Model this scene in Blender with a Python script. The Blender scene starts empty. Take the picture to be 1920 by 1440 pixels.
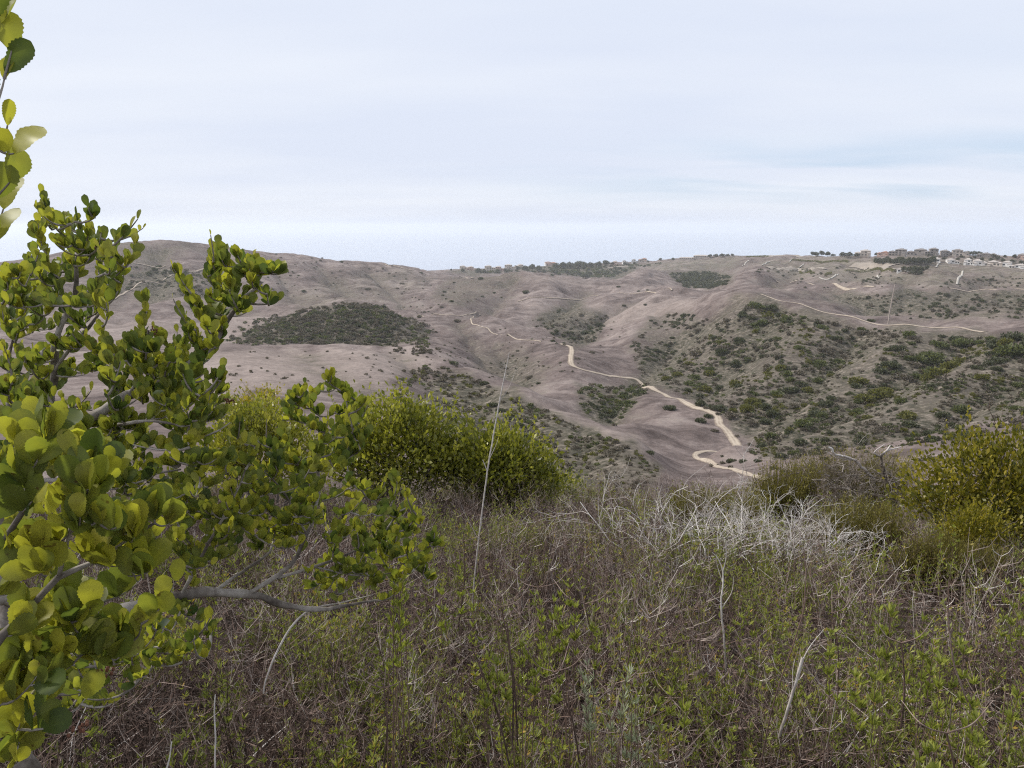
import bpy, math, random
import numpy as np
from mathutils import Vector, Matrix

R = math.radians
random.seed(7)
rng = np.random.default_rng(7)
SC = bpy.context.scene
COL = SC.collection

# ---------------------------------------------------------------- camera
CAM_Z = 1.65
PITCH = R(11.5)
FPX = 1450.0                       # focal length in pixels of the 1920 px wide photograph
cam_data = bpy.data.cameras.new("camera")
cam_data.sensor_width = 36.0
cam_data.lens = 36.0 * FPX / 1920.0
cam_data.clip_start = 0.05
cam_data.clip_end = 80000.0
cam = bpy.data.objects.new("camera", cam_data)
cam.location = (0, 0, CAM_Z)
cam.rotation_euler = (R(90) - PITCH, 0, 0)
COL.objects.link(cam)
SC.camera = cam

# ---------------------------------------------------------------- light
SUN_EL, SUN_AZ = 44.0, -72.0       # azimuth from +Y towards +X: the sun stands ahead, left of the view, veiled
sun_data = bpy.data.lights.new("sun", 'SUN')
sun_data.energy = 3.6
sun_data.angle = R(6)
sun_data.color = (1.0, 0.96, 0.90)
sun = bpy.data.objects.new("sun", sun_data)
_d = Vector((math.sin(R(SUN_AZ)) * math.cos(R(SUN_EL)), math.cos(R(SUN_AZ)) * math.cos(R(SUN_EL)), math.sin(R(SUN_EL))))
sun.rotation_euler = _d.to_track_quat('Z', 'Y').to_euler()
sun.location = (0, 0, 300)
COL.objects.link(sun)

world = bpy.data.worlds.new("World")
SC.world = world
world.use_nodes = True
nt = world.node_tree
nt.nodes.clear()
def wn(t, **kw):
    n = nt.nodes.new(t)
    for k, v in kw.items():
        setattr(n, k, v)
    return n
w_out = wn('ShaderNodeOutputWorld')
w_bg = wn('ShaderNodeBackground')
w_bg.inputs['Strength'].default_value = 0.1
w_sky = wn('ShaderNodeTexSky', sky_type='NISHITA', sun_disc=False, sun_elevation=R(SUN_EL), sun_rotation=R(SUN_AZ))
w_sky.altitude = 200
w_sky.air_density = 1.0
w_sky.dust_density = 1.5
w_tc = wn('ShaderNodeTexCoord')
w_sep = wn('ShaderNodeSeparateXYZ')
nt.links.new(w_tc.outputs['Generated'], w_sep.inputs[0])
# veil of high cloud: the view direction meets a flat cloud layer at (x/(z+.12), y/(z+.12))
w_z = wn('ShaderNodeMath', operation='MAXIMUM'); w_z.inputs[1].default_value = 0.0
nt.links.new(w_sep.outputs['Z'], w_z.inputs[0])
w_za = wn('ShaderNodeMath', operation='ADD'); w_za.inputs[1].default_value = 0.10
nt.links.new(w_z.outputs[0], w_za.inputs[0])
w_dx = wn('ShaderNodeMath', operation='DIVIDE'); w_dy = wn('ShaderNodeMath', operation='DIVIDE')
nt.links.new(w_sep.outputs['X'], w_dx.inputs[0]); nt.links.new(w_za.outputs[0], w_dx.inputs[1])
nt.links.new(w_sep.outputs['Y'], w_dy.inputs[0]); nt.links.new(w_za.outputs[0], w_dy.inputs[1])
w_cmb = wn('ShaderNodeCombineXYZ')
nt.links.new(w_dx.outputs[0], w_cmb.inputs[0]); nt.links.new(w_dy.outputs[0], w_cmb.inputs[1])
w_map = wn('ShaderNodeMapping')
w_map.inputs['Scale'].default_value = (0.42, 0.85, 1)
w_map.inputs['Rotation'].default_value = (0, 0, R(-14))
w_map.inputs['Location'].default_value = (3.1, 1.7, 0)
nt.links.new(w_cmb.outputs[0], w_map.inputs['Vector'])
w_no = wn('ShaderNodeTexNoise')
w_no.inputs['Scale'].default_value = 0.9
w_no.inputs['Detail'].default_value = 7
w_no.inputs['Roughness'].default_value = 0.52
w_no.inputs['Distortion'].default_value = 0.35
nt.links.new(w_map.outputs[0], w_no.inputs['Vector'])
w_cr = wn('ShaderNodeValToRGB')
w_cr.color_ramp.elements[0].position = 0.36; w_cr.color_ramp.elements[0].color = (0.25,) * 3 + (1,)
w_cr.color_ramp.elements[1].position = 0.58; w_cr.color_ramp.elements[1].color = (0.97,) * 3 + (1,)
nt.links.new(w_no.outputs['Fac'], w_cr.inputs[0])
# the veil is whole except low in the sky to the right, where it thins to streaks
w_az = wn('ShaderNodeMapRange', interpolation_type='SMOOTHSTEP'); w_az.inputs[1].default_value = -0.15; w_az.inputs[2].default_value = 0.45
nt.links.new(w_sep.outputs['X'], w_az.inputs[0])
w_e1 = wn('ShaderNodeMapRange', interpolation_type='SMOOTHSTEP'); w_e1.inputs[1].default_value = 0.012; w_e1.inputs[2].default_value = 0.045
w_e2 = wn('ShaderNodeMapRange', interpolation_type='SMOOTHSTEP'); w_e2.inputs[1].default_value = 0.065; w_e2.inputs[2].default_value = 0.12; w_e2.inputs[3].default_value = 1.0; w_e2.inputs[4].default_value = 0.12
nt.links.new(w_sep.outputs['Z'], w_e1.inputs[0]); nt.links.new(w_sep.outputs['Z'], w_e2.inputs[0])
w_m1 = wn('ShaderNodeMath', operation='MULTIPLY'); nt.links.new(w_az.outputs[0], w_m1.inputs[0]); nt.links.new(w_e1.outputs[0], w_m1.inputs[1])
w_m2 = wn('ShaderNodeMath', operation='MULTIPLY'); nt.links.new(w_m1.outputs[0], w_m2.inputs[0]); nt.links.new(w_e2.outputs[0], w_m2.inputs[1])
w_no2 = wn('ShaderNodeTexNoise')
w_no2.inputs['Scale'].default_value = 0.6
w_no2.inputs['Detail'].default_value = 6
nt.links.new(w_map.outputs[0], w_no2.inputs['Vector'])
w_cc = wn('ShaderNodeValToRGB')
w_cc.color_ramp.elements[0].position = 0.36; w_cc.color_ramp.elements[0].color = (6.95, 7.5, 8.75, 1)
w_cc.color_ramp.elements[1].position = 0.62; w_cc.color_ramp.elements[1].color = (7.95, 8.35, 9.15, 1)
nt.links.new(w_no2.outputs['Fac'], w_cc.inputs[0])
w_mix = wn('ShaderNodeMix', data_type='RGBA')
w_inv = wn('ShaderNodeMath', operation='SUBTRACT'); w_inv.inputs[0].default_value = 1.0; nt.links.new(w_cr.outputs[0], w_inv.inputs[1])
w_gap = wn('ShaderNodeMath', operation='MULTIPLY'); nt.links.new(w_inv.outputs[0], w_gap.inputs[0]); nt.links.new(w_m2.outputs[0], w_gap.inputs[1])
w_cov = wn('ShaderNodeMath', operation='SUBTRACT'); w_cov.inputs[0].default_value = 0.97; nt.links.new(w_gap.outputs[0], w_cov.inputs[1])
nt.links.new(w_cov.outputs[0], w_mix.inputs[0])
w_blue = wn('ShaderNodeMix', data_type='RGBA'); w_blue.inputs[0].default_value = 0.7; w_blue.inputs[7].default_value = (5.0, 6.9, 9.3, 1)
nt.links.new(w_sky.outputs[0], w_blue.inputs[6])
nt.links.new(w_blue.outputs[2], w_mix.inputs[6])
nt.links.new(w_cc.outputs[0], w_mix.inputs[7])
nt.links.new(w_mix.outputs[2], w_bg.inputs['Color'])
nt.links.new(w_bg.outputs[0], w_out.inputs['Surface'])

SC.view_settings.view_transform = 'Standard'
SC.view_settings.look = 'None'
SC.view_settings.exposure = 0.12
SC.view_settings.gamma = 1.0
SC.view_settings.use_curve_mapping = False
SC.cycles.max_bounces = 8
SC.cycles.diffuse_bounces = 3
SC.cycles.glossy_bounces = 2
SC.cycles.transmission_bounces = 4
SC.cycles.transparent_max_bounces = 8
SC.cycles.volume_bounces = 6
SC.cycles.use_denoising = False
SC.cycles.use_adaptive_sampling = False
SC.cycles.pixel_filter_type = 'BLACKMAN_HARRIS'
SC.cycles.filter_width = 1.15
SC.cycles.sample_clamp_indirect = 6.0

# ---------------------------------------------------------------- helpers
def direction(u, v):
    """world direction seen at pixel (u, v) of the 1920x1440 photograph"""
    xc, yc = (u - 960.0) / FPX, (720.0 - v) / FPX
    return np.array([xc, math.cos(PITCH) + yc * math.sin(PITCH), -math.sin(PITCH) + yc * math.cos(PITCH)])

def at(u, v, r):
    """point at horizontal distance r along that direction"""
    d = direction(u, v)
    k = r / math.hypot(d[0], d[1])
    return np.array([d[0] * k, d[1] * k, CAM_Z + d[2] * k])

def at_y(u, v, y):
    d = direction(u, v)
    k = y / d[1]
    return np.array([d[0] * k, y, CAM_Z + d[2] * k])

def project(P):
    """pixel coordinates of world points (n,3)"""
    P = np.atleast_2d(P)
    x, y, z = P[:, 0], P[:, 1], P[:, 2] - CAM_Z
    dep = y * math.cos(PITCH) - z * math.sin(PITCH)
    up = y * math.sin(PITCH) + z * math.cos(PITCH)
    dep = np.where(dep < 1e-3, 1e-3, dep)
    return 960 + FPX * x / dep, 720 - FPX * up / dep

def noise2(x, y, seed=0):
    """smooth gradient noise, about -1..1"""
    xi, yi = np.floor(x).astype(np.int64), np.floor(y).astype(np.int64)
    xf, yf = x - xi, y - yi
    def grad(ix, iy):
        h = (ix * 374761393 + iy * 668265263 + seed * 974634777) & 0xffffffff
        h = ((h ^ (h >> 13)) * 1274126177) & 0xffffffff
        a = (h & 0xffff) / 65536.0 * 2 * math.pi
        return np.cos(a), np.sin(a)
    def dot(ix, iy, fx, fy):
        gx, gy = grad(ix, iy)
        return gx * fx + gy * fy
    sx, sy = xf * xf * xf * (xf * (xf * 6 - 15) + 10), yf * yf * yf * (yf * (yf * 6 - 15) + 10)
    a = dot(xi, yi, xf, yf); b = dot(xi + 1, yi, xf - 1, yf)
    c = dot(xi, yi + 1, xf, yf - 1); d = dot(xi + 1, yi + 1, xf - 1, yf - 1)
    return (a + (b - a) * sx + (c + (d - c) * sx - a - (b - a) * sx) * sy) * 1.5

def fbm(x, y, octv=4, seed=0, gain=0.5):
    s, a, n = 0, 1.0, 0.0
    for k in range(octv):
        s = s + a * noise2(x * 2 ** k, y * 2 ** k, seed + k); n += a; a *= gain
    return s / n

def smooth(a, b, x):
    t = np.clip((x - a) / (b - a), 0, 1)
    return t * t * (3 - 2 * t)

def tag(o, label=None, cat=None, group=None, kind=None):
    if label: o['label'] = label
    if cat: o['category'] = cat
    if group: o['group'] = group
    if kind: o['kind'] = kind
    return o

def empty(name, loc=(0, 0, 0), rz=0.0):
    o = bpy.data.objects.new(name, None)
    o.location = tuple(float(c) for c in loc)
    o.rotation_euler = (0, 0, rz)
    o.empty_display_size = 0.2
    COL.objects.link(o)
    return o

def mesh_from(name, V, F, mats, parent=None, tint=None, mi=None, smooth_shade=False, offset=None, extra=None):
    """V (n,3); F list of index arrays (m,3)/(m,4); one mesh object, vertex attribute 'tint'"""
    V = np.asarray(V, dtype=np.float64)
    if offset is not None:
        V = V - np.asarray(offset)
    me = bpy.data.meshes.new(name)
    if not isinstance(F, (list, tuple)):
        F = [F]
    F = [np.asarray(f, dtype=np.int32) for f in F if len(f)]
    tot = np.concatenate([np.full(len(f), f.shape[1], dtype=np.int32) for f in F])
    loops = np.concatenate([f.ravel() for f in F]).astype(np.int32)
    start = np.concatenate([[0], np.cumsum(tot)[:-1]]).astype(np.int32)
    me.vertices.add(len(V)); me.vertices.foreach_set("co", V.astype(np.float32).ravel())
    me.loops.add(len(loops)); me.loops.foreach_set("vertex_index", loops)
    me.polygons.add(len(tot)); me.polygons.foreach_set("loop_start", start); me.polygons.foreach_set("loop_total", tot)
    if mi is not None:
        me.polygons.foreach_set("material_index", np.asarray(mi, dtype=np.int32))
    me.polygons.foreach_set("use_smooth", np.full(len(tot), smooth_shade, dtype=bool))
    if tint is not None:
        at_ = me.attributes.new("tint", 'FLOAT', 'POINT')
        at_.data.foreach_set("value", np.asarray(tint, dtype=np.float32))
    if extra:
        for k, arr in extra.items():
            at_ = me.attributes.new(k, 'FLOAT', 'POINT')
            at_.data.foreach_set("value", np.asarray(arr, dtype=np.float32))
    for m in (mats if isinstance(mats, (list, tuple)) else [mats]):
        me.materials.append(m)
    me.update(calc_edges=True)
    me.validate()
    o = bpy.data.objects.new(name, me)
    COL.objects.link(o)
    if parent is not None:
        o.parent = parent
    return o

class MB:
    """collects pieces of ONE mesh"""
    def __init__(s):
        s.V, s.Q, s.T, s.t, s.n = [], [], [], [], 0
    def add(s, V, F, tint=0.5):
        V = np.asarray(V, dtype=np.float64); F = np.asarray(F, dtype=np.int64)
        (s.Q if F.shape[1] == 4 else s.T).append(F + s.n)
        s.V.append(V); s.n += len(V)
        s.t.append(np.broadcast_to(np.asarray(tint, dtype=np.float64), (len(V),)).copy())
    def box(s, c, size, rz=0.0, tint=0.5):
        c = np.asarray(c); h = np.asarray(size) / 2
        v = np.array([[a, b, d] for d in (-1, 1) for a, b in ((-1, -1), (1, -1), (1, 1), (-1, 1))]) * h
        ca, sa = math.cos(rz), math.sin(rz)
        v = np.stack([v[:, 0] * ca - v[:, 1] * sa, v[:, 0] * sa + v[:, 1] * ca, v[:, 2]], 1) + c
        s.add(v, [[0, 3, 2, 1], [4, 5, 6, 7], [0, 1, 5, 4], [1, 2, 6, 5], [2, 3, 7, 6], [3, 0, 4, 7]], tint)
    def tube(s, pts, rad, sides=5, tint=0.5):
        pts = np.asarray(pts, dtype=np.float64); n = len(pts)
        rad = np.broadcast_to(np.asarray(rad, dtype=np.float64), (n,))
        tan = np.gradient(pts, axis=0)
        tan /= np.linalg.norm(tan, axis=1, keepdims=True) + 1e-12
        ref = np.array([0.31, 0.17, 0.93]) if abs(tan[0, 2]) < 0.8 else np.array([0.9, 0.3, 0.1])
        a = np.cross(tan, ref); a /= np.linalg.norm(a, axis=1, keepdims=True) + 1e-12
        b = np.cross(tan, a)
        ang = np.arange(sides) * 2 * math.pi / sides
        ring = pts[:, None, :] + rad[:, None, None] * (np.cos(ang)[None, :, None] * a[:, None, :] + np.sin(ang)[None, :, None] * b[:, None, :])
        V = ring.reshape(-1, 3)
        i = np.arange(n - 1)[:, None] * sides; j = np.arange(sides)[None, :]; j2 = (j + 1) % sides
        F = np.stack([i + j, i + j2, i + sides + j2, i + sides + j], -1).reshape(-1, 4)
        tt = np.repeat(np.broadcast_to(np.asarray(tint, dtype=np.float64), (n,)), sides)
        s.add(V, F, tt)
    def build(s, name, mats, parent=None, smooth_shade=False, offset=None):
        V = np.concatenate(s.V); F = []
        if s.Q: F.append(np.concatenate(s.Q))
        if s.T: F.append(np.concatenate(s.T))
        return mesh_from(name, V, F, mats, parent, np.concatenate(s.t), None, smooth_shade, offset)

# ---------------------------------------------------------------- materials
def new_mat(name):
    m = bpy.data.materials.new(name); m.use_nodes = True
    m.node_tree.nodes.clear()
    return m, m.node_tree

def N(t, kind, **kw):
    n = t.nodes.new(kind)
    for k, v in kw.items():
        if k.startswith('in_'):
            key = k[3:]
            n.inputs[int(key) if key.isdigit() else key.replace('_', ' ')].default_value = v
        else:
            setattr(n, k, v)
    return n

def ramp(t, stops, fac):
    n = t.nodes.new('ShaderNodeValToRGB')
    el = n.color_ramp.elements
    while len(el) < len(stops): el.new(0.5)
    for e, (p, c) in zip(el, stops):
        e.position = p; e.color = tuple(c) + (1,)
    t.links.new(fac, n.inputs[0])
    return n.outputs[0]

def leaf_mat(name, stops, rough=0.45, trans=0.4, spec=0.4, tcol=(1.25, 1.36, 0.7), spots=False):
    """leaf: colour by each leaf's own tint, glossy top, light coming through"""
    m, t = new_mat(name)
    a = N(t, 'ShaderNodeAttribute', attribute_name='tint')
    geo = N(t, 'ShaderNodeNewGeometry')
    nz = N(t, 'ShaderNodeTexNoise', in_Scale=90.0, in_Detail=2.0)
    tc = N(t, 'ShaderNodeTexCoord'); t.links.new(tc.outputs['Object'], nz.inputs['Vector'])
    ma = N(t, 'ShaderNodeMath', operation='MULTIPLY_ADD'); ma.inputs[1].default_value = 0.22; 
    t.links.new(nz.outputs['Fac'], ma.inputs[0])
    sub = N(t, 'ShaderNodeMath', operation='SUBTRACT'); sub.inputs[1].default_value = 0.11
    t.links.new(a.outputs['Fac'], sub.inputs[0]); t.links.new(sub.outputs[0], ma.inputs[2])
    c = ramp(t, stops, ma.outputs[0])
    if spots:
        n2 = N(t, 'ShaderNodeTexNoise', in_Scale=70.0, in_Detail=3.0); t.links.new(tc.outputs['Object'], n2.inputs['Vector'])
        fs = ramp(t, [(0.66, (0, 0, 0)), (0.72, (0.75, 0.75, 0.75))], n2.outputs['Fac'])
        ms = N(t, 'ShaderNodeMix', data_type='RGBA'); ms.inputs[7].default_value = (0.10, 0.055, 0.018, 1)
        t.links.new(fs, ms.inputs[0]); t.links.new(c, ms.inputs[6]); c = ms.outputs[2]
    p = N(t, 'ShaderNodeBsdfPrincipled', in_Roughness=rough)
    p.inputs['Specular IOR Level'].default_value = spec
    t.links.new(c, p.inputs['Base Color'])
    tr = N(t, 'ShaderNodeBsdfTranslucent')
    mul = N(t, 'ShaderNodeMix', data_type='RGBA', blend_type='MULTIPLY'); mul.inputs[0].default_value = 1.0
    mul.inputs[7].default_value = tcol + (1,)
    t.links.new(c, mul.inputs[6]); t.links.new(mul.outputs[2], tr.inputs['Color'])
    mx = N(t, 'ShaderNodeMixShader'); mx.inputs[0].default_value = trans
    t.links.new(p.outputs[0], mx.inputs[1]); t.links.new(tr.outputs[0], mx.inputs[2])
    o = N(t, 'ShaderNodeOutputMaterial'); t.links.new(mx.outputs[0], o.inputs[0])
    return m

def bark_mat(name, stops, scale=60.0, rough=0.85):
    m, t = new_mat(name)
    a = N(t, 'ShaderNodeAttribute', attribute_name='tint')
    tc = N(t, 'ShaderNodeTexCoord')
    nz = N(t, 'ShaderNodeTexNoise', in_Scale=scale, in_Detail=4.0)
    t.links.new(tc.outputs['Object'], nz.inputs['Vector'])
    ma = N(t, 'ShaderNodeMath', operation='MULTIPLY_ADD'); ma.inputs[1].default_value = 0.6
    sub = N(t, 'ShaderNodeMath', operation='SUBTRACT'); sub.inputs[1].default_value = 0.3
    t.links.new(nz.outputs['Fac'], ma.inputs[0]); t.links.new(a.outputs['Fac'], sub.inputs[0]); t.links.new(sub.outputs[0], ma.inputs[2])
    c = ramp(t, stops, ma.outputs[0])
    p = N(t, 'ShaderNodeBsdfPrincipled', in_Roughness=rough)
    p.inputs['Specular IOR Level'].default_value = 0.2
    t.links.new(c, p.inputs['Base Color'])
    b = N(t, 'ShaderNodeBump', in_Strength=0.5, in_Distance=0.003)
    t.links.new(nz.outputs['Fac'], b.inputs['Height']); t.links.new(b.outputs[0], p.inputs['Normal'])
    o = N(t, 'ShaderNodeOutputMaterial'); t.links.new(p.outputs[0], o.inputs[0])
    return m

def plain_mat(name, col, var=0.15, scale=2.0, rough=0.8):
    m, t = new_mat(name)
    tc = N(t, 'ShaderNodeTexCoord')
    nz = N(t, 'ShaderNodeTexNoise', in_Scale=scale, in_Detail=5.0)
    t.links.new(tc.outputs['Object'], nz.inputs['Vector'])
    c = ramp(t, [(0.3, tuple(x * (1 - var) for x in col)), (0.7, tuple(min(1, x * (1 + var)) for x in col))], nz.outputs['Fac'])
    p = N(t, 'ShaderNodeBsdfPrincipled', in_Roughness=rough)
    t.links.new(c, p.inputs['Base Color'])
    o = N(t, 'ShaderNodeOutputMaterial'); t.links.new(p.outputs[0], o.inputs[0])
    return m

# ---------------------------------------------------------------- terrain
# Each column is a bearing (given as the photo column it lies under) and a list of (distance in m, photo row):
# the heights of the land along it, ridges and the valleys hidden behind them.
COLS = {
 -250: [(80,960),(150,800),(300,690),(480,640),(800,540),(1100,500),(1500,515),(2500,530)],
 0:    [(80,950),(170,760),(320,660),(450,628),(600,600),(900,528),(1100,492),(1400,505),(2200,530)],
 130:  [(80,950),(170,755),(325,658),(430,634),(570,606),(850,535),(1120,472),(1450,492),(2200,520)],
 250:  [(80,950),(170,750),(330,655),(420,640),(550,612),(800,545),(1150,453),(1500,480),(2200,512)],
 340:  [(80,950),(170,746),(330,652),(410,645),(520,622),(820,545),(1170,453),(1500,480),(2200,512)],
 430:  [(75,950),(170,742),(330,648),(400,650),(470,634),(560,612),(850,540),(1200,463),(1500,490),(2400,515)],
 560:  [(75,960),(165,745),(330,649),(400,653),(440,645),(515,584),(600,604),(700,582),(1000,520),(1250,477),(1600,500),(2500,518)],
 650:  [(75,960),(165,755),(330,650),(400,656),(440,648),(525,563),(620,592),(720,577),(1000,530),(1300,488),(1600,510),(2500,520)],
 720:  [(75,960),(160,770),(320,653),(400,657),(440,648),(515,572),(600,602),(750,577),(1000,535),(1350,492),(1700,512),(2500,520)],
 800:  [(75,965),(150,800),(230,715),(310,664),(400,655),(460,642),(510,622),(600,608),(800,570),(1100,530),(1350,506),(1600,515),(2000,507),(2600,525)],
 880:  [(70,975),(120,850),(180,780),(250,712),(320,693),(400,655),(520,615),(700,578),(900,550),(1150,519),(1400,530),(2000,503),(2600,525)],
 980:  [(65,990),(100,900),(150,820),(220,742),(270,748),(330,715),(420,670),(540,630),(680,598),(830,560),(1000,511),(1250,532),(1700,522),(2050,500),(2600,520)],
 1070: [(60,1000),(90,920),(130,860),(190,784),(230,790),(280,748),(350,700),(430,658),(520,630),(680,598),(800,575),(950,538),(1100,519),(1300,535),(1700,518),(2050,496),(2700,515)],
 1150: [(60,1000),(90,930),(130,870),(165,812),(200,820),(250,778),(310,725),(400,680),(480,650),(580,620),(750,577),(950,540),(1120,524),(1280,528),(1500,526),(2050,492),(2700,515)],
 1200: [(60,1000),(90,930),(130,880),(155,835),(190,838),(230,800),(290,735),(360,690),(450,650),(560,610),(720,575),(900,545),(1080,524),(1300,503),(1450,518),(1800,505),(2050,490),(2700,515)],
 1260: [(60,990),(100,925),(150,880),(200,852),(230,820),(280,755),(330,718),(400,676),(470,640),(540,605),(640,565),(760,545),(900,533),(1050,541),(1250,518),(1500,505),(1800,494),(2100,485),(2700,515)],
 1330: [(60,985),(100,925),(150,890),(205,866),(230,835),(260,790),(300,745),(360,700),(420,645),(480,595),(560,549),(640,556),(850,552),(950,541),(1100,535),(1300,520),(1600,499),(1900,480),(2700,510)],
 1400: [(60,980),(100,920),(150,888),(200,862),(225,838),(260,785),(300,735),(360,670),(420,605),(480,562),(530,541),(600,549),(740,532),(850,509),(950,516),(1150,506),(1500,488),(1700,480),(2600,510)],
 1500: [(60,970),(100,900),(150,868),(190,845),(230,790),(280,735),(340,660),(400,602),(455,568),(520,580),(650,565),(800,540),(900,528),(1100,508),(1300,490),(1500,477),(1800,487),(2500,510)],
 1600: [(60,960),(100,890),(150,850),(190,830),(240,770),(300,700),(350,650),(410,592),(470,605),(580,590),(700,560),(800,540),(950,520),(1150,497),(1350,479),(1600,490),(2400,510)],
 1700: [(60,955),(100,880),(150,840),(200,800),(250,740),(300,685),(350,635),(385,605),(440,625),(540,600),(650,565),(760,540),(900,517),(1080,495),(1250,478),(1500,490),(2300,510)],
 1800: [(60,950),(100,870),(150,825),(200,780),(250,720),(300,675),(340,635),(370,611),(410,622),(470,588),(520,597),(650,565),(760,540),(900,518),(1080,498),(1230,478),(1500,492),(2300,510)],
 1880: [(60,945),(100,865),(150,820),(200,768),(250,710),(300,665),(345,618),(400,626),(470,575),(520,592),(600,588),(700,548),(800,537),(900,520),(1080,500),(1200,481),(1500,495),(2300,515)],
 1960: [(60,940),(100,860),(150,805),(200,750),(250,700),(300,657),(340,613),(390,600),(440,592),(540,588),(650,560),(780,540),(900,520),(1080,500),(1180,484),(1500,500),(2300,520)],
 2200: [(60,930),(100,830),(150,770),(200,720),(250,680),(300,640),(340,612),(420,595),(540,575),(780,540),(1150,484),(1500,500),(2300,520)],
}
NEAR_SLOPE = 0.25
def near_z(x, y):
    return -NEAR_SLOPE * np.maximum(y, -3.0) - 0.02 * x
pts = []
for u, lst in COLS.items():
    for (r, v) in lst:
        p = at(u, v, r)
        pts.append((math.atan2(p[0], p[1]), math.log(r), (p[2] - CAM_Z) / r))
    th = math.atan2(direction(u, 700)[0], direction(u, 700)[1])
    for r in (5.0, 8.0, 13.0):
        x, y = r * math.sin(th), r * math.cos(th)
        pts.append((th, math.log(r), (near_z(x, y) - CAM_Z) / r))
    pts.append((th, math.log(24.0), -0.52))
    pts.append((th, math.log(42.0), -0.52))
    pts.append((th, math.log(3000.0), -202.0 / 3000.0))
pts = np.array(pts)
TS = 4.0
def tps_k(d2):
    return 0.5 * d2 * np.log(d2 + 1e-12)
PX = np.stack([pts[:, 0] * TS, pts[:, 1]], 1)
n = len(PX)
K = tps_k(((PX[:, None] - PX[None]) ** 2).sum(-1)) + np.eye(n) * 0.0006
Pm = np.concatenate([np.ones((n, 1)), PX], 1)
A = np.block([[K, Pm], [Pm.T, np.zeros((3, 3))]])
wts = np.linalg.solve(A, np.concatenate([pts[:, 2], np.zeros(3)]))
def tps(th, lr):
    X = np.stack([th.ravel() * TS, lr.ravel()], 1)
    out = np.empty(len(X))
    for i in range(0, len(X), 20000):
        x = X[i:i + 20000]
        out[i:i + 20000] = tps_k(((x[:, None] - PX[None]) ** 2).sum(-1)) @ wts[:n] + wts[n] + x @ wts[n + 1:]
    return out.reshape(th.shape)

fine = np.arange(-45, 45.001, 0.14)
TH = np.radians(np.concatenate([np.arange(-180, -45, 4.5), fine, np.arange(49.5, 180.1, 4.5)]))
LR = np.concatenate([np.linspace(math.log(0.15), math.log(1.0), 8)[:-1], np.arange(math.log(1.0), math.log(4200.0), 0.0115)])
ccol = np.radians(np.arange(-45, 45.01, 0.5)); crow = np.arange(-2.0, 8.45, 0.02)
cg = tps(*np.meshgrid(np.clip(ccol, -0.68, 0.68), np.clip(crow, math.log(5), math.log(3000)), indexing='ij'))
def bilin(grid, gx, gy, x, y):
    ix = np.clip(np.searchsorted(gx, x) - 1, 0, len(gx) - 2); iy = np.clip(np.searchsorted(gy, y) - 1, 0, len(gy) - 2)
    fx = np.clip((x - gx[ix]) / (gx[ix + 1] - gx[ix]), 0, 1); fy = np.clip((y - gy[iy]) / (gy[iy + 1] - gy[iy]), 0, 1)
    return (grid[ix, iy] * (1 - fx) * (1 - fy) + grid[ix + 1, iy] * fx * (1 - fy) + grid[ix, iy + 1] * (1 - fx) * fy + grid[ix + 1, iy + 1] * fx * fy)
T_, L_ = np.meshgrid(TH, LR, indexing='ij')
r_ = np.exp(L_); x_, y_ = r_ * np.sin(T_), r_ * np.cos(T_)
te = bilin(cg, ccol, crow, np.clip(T_, ccol[0], ccol[-1]), L_)
z_ = CAM_Z + te * r_
# fine relief: gullies and hummocks that grow with distance from the path we stand on
amp = smooth(40, 250, r_)
# the graded shelf the ridge road runs on
RIDGE = np.array([(1330,560),(1400,527),(1450,488),(1500,455),(1550,430),(1600,409),(1650,396),(1700,384),(1750,377),(1800,369),(1880,346),(1960,340)], float)
_rt = np.array([math.atan2(direction(u, 600)[0], direction(u, 600)[1]) for u in RIDGE[:, 0]])
_near = np.abs(r_ - np.interp(T_, _rt, RIDGE[:, 1]))
amp = amp * np.where((T_ > _rt[0]) & (T_ < _rt[-1]), 0.12 + 0.88 * smooth(6, 50, _near), 1.0)
gul = 1 - np.abs(fbm(x_ / 90 + 3.3, y_ / 90, 3, 5)) * 2
z_ += amp * (1.9 * fbm(x_ / 60, y_ / 60, 4, 1) + 0.9 * smooth(150, 400, r_) * fbm(x_ / 24, y_ / 24, 2, 61) + 0.45 * fbm(x_ / 9, y_ / 9, 3, 9)) - amp * smooth(250, 700, r_) * 4.0 * smooth(0.55, 1.0, gul)
zn = near_z(x_, y_)
k = smooth(8, 13, r_)
z_ = zn * (1 - k) + z_ * k
z_ += 0.03 * fbm(x_ / 0.5, y_ / 0.5, 3, 21) * smooth(1.0, 3.0, r_) * (1 - smooth(20, 60, r_))
# all round behind the camera: a gentle hill top
kb = smooth(R(46), R(75), np.abs(T_))
z_ = z_ * (1 - kb) + kb * (near_z(x_, y_) * 0.25 - 12 * smooth(20, 300, r_))
far = smooth(2700, 3100, r_)
z_ = z_ * (1 - far) + far * (-206.0)
ZG = z_
def ground(x, y):
    x = np.asarray(x, dtype=float); y = np.asarray(y, dtype=float)
    return bilin(ZG, TH, LR, np.arctan2(x, y), np.log(np.hypot(x, y) + 1e-9))
def smooth_path_simple(P):
    P = np.array(P); t0 = np.arange(len(P)); t1 = np.linspace(0, len(P) - 1, 4 * len(P))
    Q = np.stack([np.interp(t1, t0, P[:, 0]), np.interp(t1, t0, P[:, 1])], 1)
    for _ in range(4): Q[1:-1] = (Q[:-2] + 2 * Q[1:-1] + Q[2:]) / 4
    return Q
_march = np.exp(np.arange(math.log(1.5), math.log(3000), 0.004))
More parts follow.
